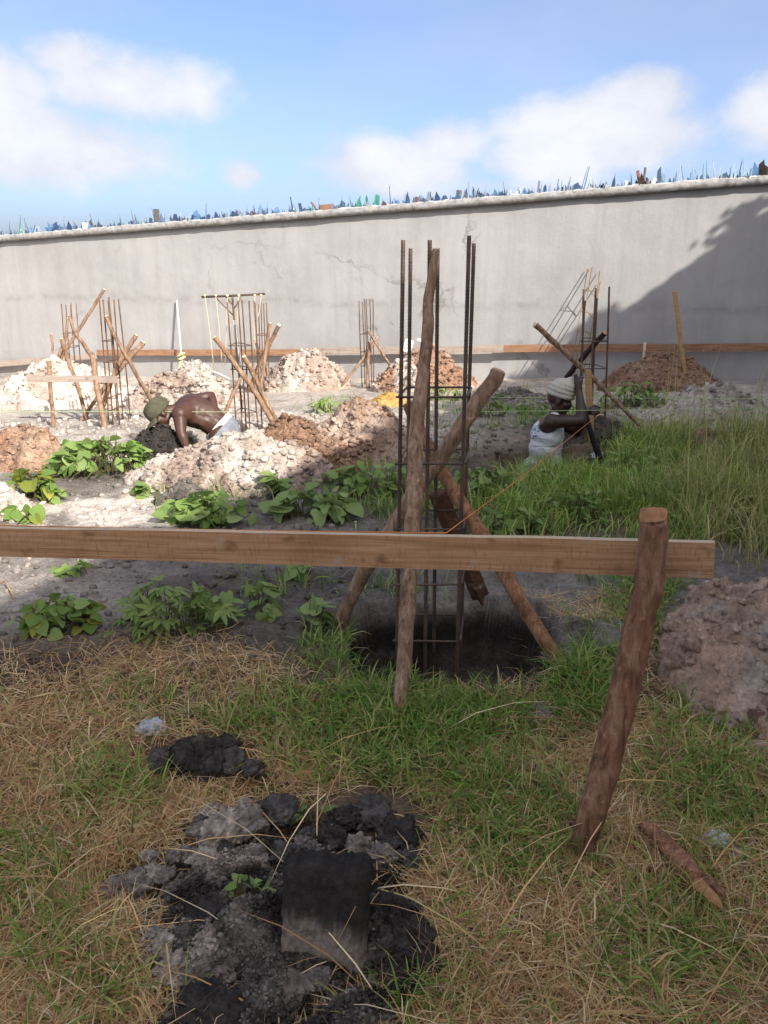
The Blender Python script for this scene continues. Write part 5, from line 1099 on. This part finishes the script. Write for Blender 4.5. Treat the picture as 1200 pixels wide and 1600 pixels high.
    blades('tall_grass', 'tall lush grass beside the man in the white vest, yellower toward the edge', np.stack([x, y, z], -1), L_, rng.uniform(.003, .009, m), rng.uniform(0, 6.28, m), e0, e0-rng.uniform(.2, 1.5, m), col, 'grass_blade', True)
    # a few long seed stalks
    m = 60; uu = rng.uniform(1010, 1260, m); vv = rng.uniform(660, 830, m); P = np.array([g(a, b_)[:] for a, b_ in zip(uu, vv)]); e0 = rng.normal(1.45, .12, m)
    blades('seed_stalks', 'long pale seed stalks rising out of the tall grass', P, rng.uniform(.5, 1.0, m), rng.uniform(.004, .007, m), rng.uniform(0, 6.28, m), e0, e0-rng.uniform(0, .5, m), pick(OLIVE*1.8, m), 'grass_blade', True)
    # long loose straws across the near ground
    m = 110; uu = rng.uniform(0, 1240, m); vv = rng.uniform(1150, 1640, m); P = np.array([g(a, b_)[:] for a, b_ in zip(uu, vv)]); P[:, 2] = T(P[:, 0], P[:, 1])+.03; e0 = rng.normal(.25, .2, m)
    blades('dry_grass', 'long loose straws lying across the near ground', P, rng.uniform(.2, .5, m), rng.uniform(.002, .004, m), rng.uniform(0, 6.28, m), e0, e0-.5, pick(STRAW*1.2, m), 'straw_blade', True)
grow()

# ------------------------------------------------------------------ the two men
def organic(name, chains, balls, mat, voxel=.011, smooth=6, parent=None, cutz=None, factor=.5):
    """one continuous surface grown round tapered limbs: chains of (point, radius), balls of (centre, radii, rotation)"""
    bm = bmesh.new(); V, Fc = ico(2)
    def ball(c, r, M3=None):
        r = r if hasattr(r, '__len__') else (r, r, r); vs = []
        for w in V:
            p = Vector((w[0]*r[0], w[1]*r[1], w[2]*r[2])); p = M3 @ p if M3 else p; vs.append(bm.verts.new(Vector(c)+p))
        for f in Fc: bm.faces.new([vs[i] for i in f])
    for ch in chains:
        for (a, ra), (b_, rb) in zip(ch, ch[1:]):
            a, b_ = Vector(a), Vector(b_); n = max(2, int((b_-a).length/(.4*min(ra, rb)))); n = min(n, 26)
            for i in range(n+1): t = i/n; ball(a.lerp(b_, t), ra+(rb-ra)*t)
    for q in balls: ball(*q)
    me = bm_mesh(name, bm); o = bpy.data.objects.new(name, me); COL.objects.link(o)
    m = o.modifiers.new('r', 'REMESH'); m.mode = 'VOXEL'; m.voxel_size = voxel; s = o.modifiers.new('s', 'SMOOTH'); s.iterations = smooth; s.factor = factor
    dg = bpy.context.evaluated_depsgraph_get(); dg.update(); me2 = bpy.data.meshes.new_from_object(o.evaluated_get(dg)); bpy.data.objects.remove(o)
    for co, no in ((cutz,) if isinstance(cutz, tuple) else cutz or ()):
        bm = bmesh.new(); bm.from_mesh(me2); bmesh.ops.bisect_plane(bm, geom=bm.verts[:]+bm.edges[:]+bm.faces[:], plane_co=co, plane_no=no, clear_outer=True); bm.to_mesh(me2); bm.free()
    me2.name = name; return link(name, me2, parent, MATS[mat])
def hand(wrist, tip_dir, palm_n, curl, s=1.0, thumb=1):
    """palm and five separate bent fingers as chains for organic()"""
    w = Vector(wrist); d = Vector(tip_dir).normalized(); n = (Vector(palm_n)-d*Vector(palm_n).dot(d)).normalized(); b_ = d.cross(n); ch = []
    ch.append([(w, .027*s), (w+d*.045*s, .03*s), (w+d*.085*s, .028*s)])
    for k, L_ in enumerate((.068, .078, .072, .056)):
        p = w+d*.09*s+b_*(.03-.02*k)*s; q = [(p-d*.02*s, .0105*s)]; a = 0
        for j in range(3):
            a += curl; p = p+(d*math.cos(a)+n*math.sin(a))*L_*s*(.45, .32, .26)[j]; q.append((p, (.0098, .009, .0078)[j]*s))
        ch.append(q)
    p = w+d*.03*s+b_*.03*s*thumb; ch.append([(p, .014*s), (p+(b_*thumb*.6+d*.5+n*.5)*.035*s, .012*s), (p+(b_*thumb*.35+d*.9+n*1.0)*.06*s, .0095*s)])
    return ch
def rot_to(x, z):
    """matrix whose local x looks along x and local z is near z"""
    x = Vector(x).normalized(); z = (Vector(z)-x*Vector(z).dot(x)).normalized(); y = z.cross(x); return Matrix((x, y, z)).transposed()
def head(c, look, up, s=1.0):
    """balls of a head with brow, nose, lips, chin, ears, plus eye spots"""
    M3 = rot_to(look, up); f = lambda a, b_, d_: Vector(c)+M3 @ Vector((a*s, b_*s, d_*s)); S = lambda *r: tuple(q*s for q in r)
    balls = [(f(-.008, 0, .03), S(.096, .076, .09), M3), (f(.03, 0, -.035), S(.06, .058, .07), M3), (f(.06, 0, -.088), S(.03, .034, .024), M3), (f(.085, 0, .012), S(.014, .05, .012), M3),
             (f(.1, 0, -.022), S(.017, .0135, .02), M3), (f(.094, 0, -.005), S(.011, .009, .026), M3), (f(.098, 0, -.034), S(.013, .021, .01), M3), (f(.088, 0, -.055), S(.015, .026, .008), M3), (f(.086, 0, -.067), S(.014, .023, .008), M3),
             (f(.055, .05, -.02), S(.03, .018, .02), M3), (f(.055, -.05, -.02), S(.03, .018, .02), M3), (f(-.005, .077, -.01), S(.02, .009, .031), M3), (f(-.005, -.077, -.01), S(.02, .009, .031), M3), (f(.0, .045, -.055), S(.05, .02, .03), M3), (f(.0, -.045, -.055), S(.05, .02, .03), M3)]
    eyes = [f(.079, .032, -.006), f(.079, -.032, -.006)]
    return balls, eyes, M3, f
def cap_mesh(c, M3, prof, s=1.0, ax=1.0, bulge=0, seed=0, tilt=0):
    bm = bmesh.new(); n = 28; rings = []
    for k, (r, z, dx) in enumerate(prof):
        rings.append([bm.verts.new(Vector(c)+M3 @ Vector((dx*s+r*s*1.12*math.cos(t)*(1+bulge*mnoise.noise(Vector((math.cos(t)*2, math.sin(t)*2, k*.6+seed)))), r*s*.93*math.sin(t)*(1+bulge*mnoise.noise(Vector((math.cos(t)*2, math.sin(t)*2, k*.6+seed+4)))), (z+tilt*math.cos(t)*.05)*s))) for t in [2*math.pi*i/n for i in range(n)]])
    for a, b_ in zip(rings, rings[1:]):
        for k in range(n): bm.faces.new((a[k], a[(k+1) % n], b_[(k+1) % n], b_[k]))
    bm.faces.new(rings[-1]); return bm
def man_in_vest():
    y0 = pr.y+.12; W = lambda u, v, d=0: at(u, v, y0+d)
    foot = W(866, 745); root = empty('person', Vector((foot.x, foot.y, tz(foot.x, foot.y))), 'man in white vest and pale knitted hat standing waist-deep in a hole, arm raised', 'person')
    hc = W(873, 625, 0); look = Vector((.93, -.12, -.22)); up = Vector((.2, 0, 1)); hb, eyes, M3, f = head(hc, look, up, 1.02)
    sh, shf = W(861, 659, -.165), W(866, 657, .175); el_, elf = W(909, 657, -.2), W(902, 676, .22); wr, wrf = W(905, 612, -.1), W(918, 642, .06)
    pel = W(853, 742, 0); ft = tz(foot.x+.05, foot.y+.05)
    chains = [[(pel, .135), (W(852, 712), .115), (W(858, 680), .118), (W(864, 662), .09)], [(W(858, 664, -.1), .085), (sh, .068)], [(W(864, 662, .1), .085), (shf, .064)], [(W(865, 656), .062), (W(871, 636), .052)],
              [(sh, .06), (sh.lerp(el_, .45), .053), (el_, .04), (el_.lerp(wr, .3), .043), (wr, .028)], [(shf, .058), (elf, .04), (elf.lerp(wrf, .3), .042), (wrf, .028)],
              [(pel+Vector((0, -.09, 0)), .1), (Vector((pel.x+.06, pel.y-.1, pel.z-.42)), .062), (Vector((pel.x+.02, pel.y-.1, ft+.08)), .042), (Vector((pel.x+.14, pel.y-.1, ft+.04)), .035)],
              [(pel+Vector((0, .09, 0)), .1), (Vector((pel.x+.08, pel.y+.1, pel.z-.42)), .062), (Vector((pel.x+.1, pel.y+.1, ft+.08)), .042), (Vector((pel.x+.22, pel.y+.1, ft+.04)), .035)]]
    bar_top, bar_mid, bar_low = W(899, 585, -.06), W(917, 655, -.04), W(939, 722, -.02)
    chains += hand(wr, W(903, 590, -.07)-wr, Vector((.4, .6, 0)), .75, 1.0, 1); chains += hand(wrf, Vector((.1, -1, .25)), Vector((.6, 0, -.3)), .8, 1.0, 1)
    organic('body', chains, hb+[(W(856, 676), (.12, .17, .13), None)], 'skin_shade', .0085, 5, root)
    for e in eyes:
        V, Fc = ico(2); link('eye', mesh_np('eye', V*.0095+np.array(e[:]), Fc, np.full(len(Fc), 3)), root, MATS['eye_white'])
    vest = organic('vest', [[(W(851, 760), .165), (W(851, 728), .148), (W(853, 706), .128), (W(857, 682), .13), (W(862, 668), .1)], [(W(862, 668, -.1), .075), (W(864, 657, -.105), .062), (W(866, 653, -.1), .05)], [(W(866, 668, .1), .075), (W(867, 656, .105), .06)]],
            [(W(855, 678), (.135, .178, .13), None), (W(848, 700), (.115, .17, .13), None), (W(842, 735), (.15, .18, .07), None), (W(826, 722), (.05, .1, .025), Matrix.Rotation(R(-35), 3, 'Y')), (W(850, 742), (.17, .19, .1), None)], 'vest_white', .0095, 4, root, (W(850, 741), Vector((0, 0, -1))))
    # faded blue print on the back of the vest
    dg = bpy.context.evaluated_depsgraph_get(); dg.update(); hits = []
    def hit(u, v):
        o = Vector((0, 0, CAMZ)); d = ray(u, v).normalized(); M = vest.matrix_world.inverted(); ok, p, nn, _ = vest.ray_cast(M @ o, (M.to_3x3() @ d)); return (vest.matrix_world @ p+nn*.004) if ok else None
    bm = bmesh.new()
    for (a, b_, c, d) in [(834, 664, 842, 667), (832, 669, 838, 673), (840, 668, 843, 675), (831, 676, 837, 678), (833, 680, 840, 683), (836, 660, 841, 662), (831, 684, 835, 686)]:
        q = [hit(*t) for t in ((a, b_), (c, b_), (c, d), (a, d))]
        if all(q): bm.faces.new([bm.verts.new(t) for t in q])
    if len(bm.faces): link('print', bm_mesh('print', bm), vest, MATS['print_blue'], smooth=False)
    else: bm.free()
    hatM = rot_to(look+Vector((0, 0, -.05)), Vector((-.05, 0, 1)))
    prof = [(.096, .0, 0), (.108, .01, 0), (.109, .026, .002), (.099, .036, .002), (.108, .046, .002), (.107, .06, .004), (.097, .07, .006), (.104, .08, .008), (.099, .094, .012), (.089, .103, .016), (.092, .113, .02), (.08, .128, .026), (.068, .134, .03), (.05, .15, .04), (.034, .158, .046), (.026, .172, .052), (.006, .178, .055)]
    bm = cap_mesh(f(-.004, 0, .028), hatM, prof, .98, bulge=.07, seed=2); hat = link('knitted_hat', bm_mesh('knitted_hat', bm), root, MATS['hat_knit'])
    bm = bmesh.new(); tube(bm, spline([bar_top, bar_mid, bar_low], 12), [.017+.012*i/11 for i in range(12)], 10); tube(bm, [bar_low, bar_low+(bar_low-bar_mid).normalized()*.1], [.026, .012], 8)
    tag(link('digging_bar', bm_mesh('digging_bar', bm), None, MATS['iron_dark']), 'dark digging bar held upright by the man in the white vest', 'digging bar')
def stooping_man():
    y0 = pl.y-.06; W = lambda u, v, d=0: at(u, v, y0+d)
    foot = W(345, 690); root = empty('person', Vector((foot.x, foot.y, tz(foot.x, foot.y))), 'shirtless man in an olive cap stooping far forward, one arm down in the hole', 'person')
    hc = W(252, 647, -.08); look = Vector((-.62, -.42, -.66)); up = Vector((-.72, -.1, .62)); hb, eyes, M3, f = head(hc, look, up, 1.0)
    sh, shf = W(281, 647, -.17), W(301, 626, .2); el_, wr = W(283, 676, -.24), W(291, 697, -.26); elf, wrf = W(330, 618, .26), W(337, 645, .1); pel = W(349, 677, .02); fz = tz(foot.x, foot.y+.1)
    chains = [[(pel, .135), (W(338, 664, .02), .12), (W(322, 650, .03), .135), (W(303, 643, .03), .145), (W(288, 641, .03), .105)], [(W(292, 645, -.06), .1), (sh, .072)], [(W(303, 636, .1), .1), (shf, .066)], [(W(284, 642, 0), .068), (W(268, 642, -.04), .056), (W(257, 643, -.07), .058)],
              [(sh, .064), (sh.lerp(el_, .5), .055), (el_, .042), (el_.lerp(wr, .35), .043), (wr, .029)], [(shf, .058), (shf.lerp(elf, .5), .05), (elf, .039), (elf.lerp(wrf, .35), .04), (wrf, .028)],
              [(pel+Vector((0, -.09, 0)), .11), (Vector((pel.x-.06, pel.y-.1, pel.z-.4)), .068), (Vector((pel.x+.05, pel.y-.1, fz+.08)), .045), (Vector((pel.x-.1, pel.y-.1, fz+.04)), .037)], [(pel+Vector((0, .09, 0)), .11), (Vector((pel.x-.06, pel.y+.1, pel.z-.4)), .068), (Vector((pel.x+.1, pel.y+.1, fz+.08)), .045), (Vector((pel.x-.05, pel.y+.1, fz+.04)), .037)]]
    chains += hand(wr, Vector((.1, 0, -1)), Vector((-.6, .3, 0)), .4, 1.05, 1); chains += hand(wrf, Vector((.35, -.3, -.8)), Vector((.3, -.6, 0)), .45, 1.05, 1)
    Mx = rot_to(W(288, 640)-W(345, 668), Vector((0, -.35, 1)))
    organic('body', chains, hb+[(W(302, 640, .03), (.16, .185, .105), Mx), (W(322, 650, .03), (.15, .155, .1), Mx), (W(296, 630, .09), (.09, .07, .05), Mx), (W(290, 643, -.1), (.09, .07, .05), Mx)], 'skin', .0085, 5, root)
    for e in eyes:
        V, Fc = ico(2); link('eye', mesh_np('eye', V*.0095+np.array(e[:]), Fc, np.full(len(Fc), 3)), root, MATS['eye_white'])
    ax = (W(322, 652)-W(352, 678)).normalized(); wb = W(341, 666, .02)
    organic('waistband', [[(wb-ax*.012, .152), (wb+ax*.012, .148)]], [(wb, (.05, .172, .135), Mx)], 'waistband', .01, 3, root, [(wb+ax*.016, ax), (wb-ax*.03, -ax)])
    organic('shorts', [[(pel, .152), (wb-ax*.05, .15)], [(pel+Vector((0, -.09, 0)), .13), (Vector((pel.x-.06, pel.y-.1, pel.z-.36)), .095)], [(pel+Vector((0, .09, 0)), .13), (Vector((pel.x-.06, pel.y+.1, pel.z-.36)), .095)]], [], 'shorts_grey', .011, 4, root, (wb-ax*.03, ax))
    prof = [(.1, .0, 0), (.104, .02, 0), (.104, .05, 0), (.099, .08, 0), (.085, .105, 0), (.06, .122, 0), (.03, .13, 0), (.005, .132, 0)]
    bm = cap_mesh(f(-.006, 0, .012), M3, prof, 1.0, bulge=.02); cap = link('cap', bm_mesh('cap', bm), root, MATS['cap_olive'])
    bm = bmesh.new(); rows = []
    for j in range(5):
        r0 = .098+.075*j/4; rows.append([bm.verts.new(f(-.006, 0, .012)+M3 @ Vector((r0*math.cos(a)*1.12*(1-.12*(abs(a)/1.0)**2*j/4), r0*math.sin(a)*.93*(1-.12*j/4), .006-.02*j/4-.03*math.sin(a)**2*j/4))) for a in np.linspace(-1.0, 1.0, 13)])
    for a, b_ in zip(rows, rows[1:]):
        for k in range(12): bm.faces.new((a[k], a[k+1], b_[k+1], b_[k]))
    br = link('cap_brim', bm_mesh('cap_brim', bm), cap, MATS['cap_olive']); m = br.modifiers.new('t', 'SOLIDIFY'); m.thickness = .006
man_in_vest(); stooping_man()
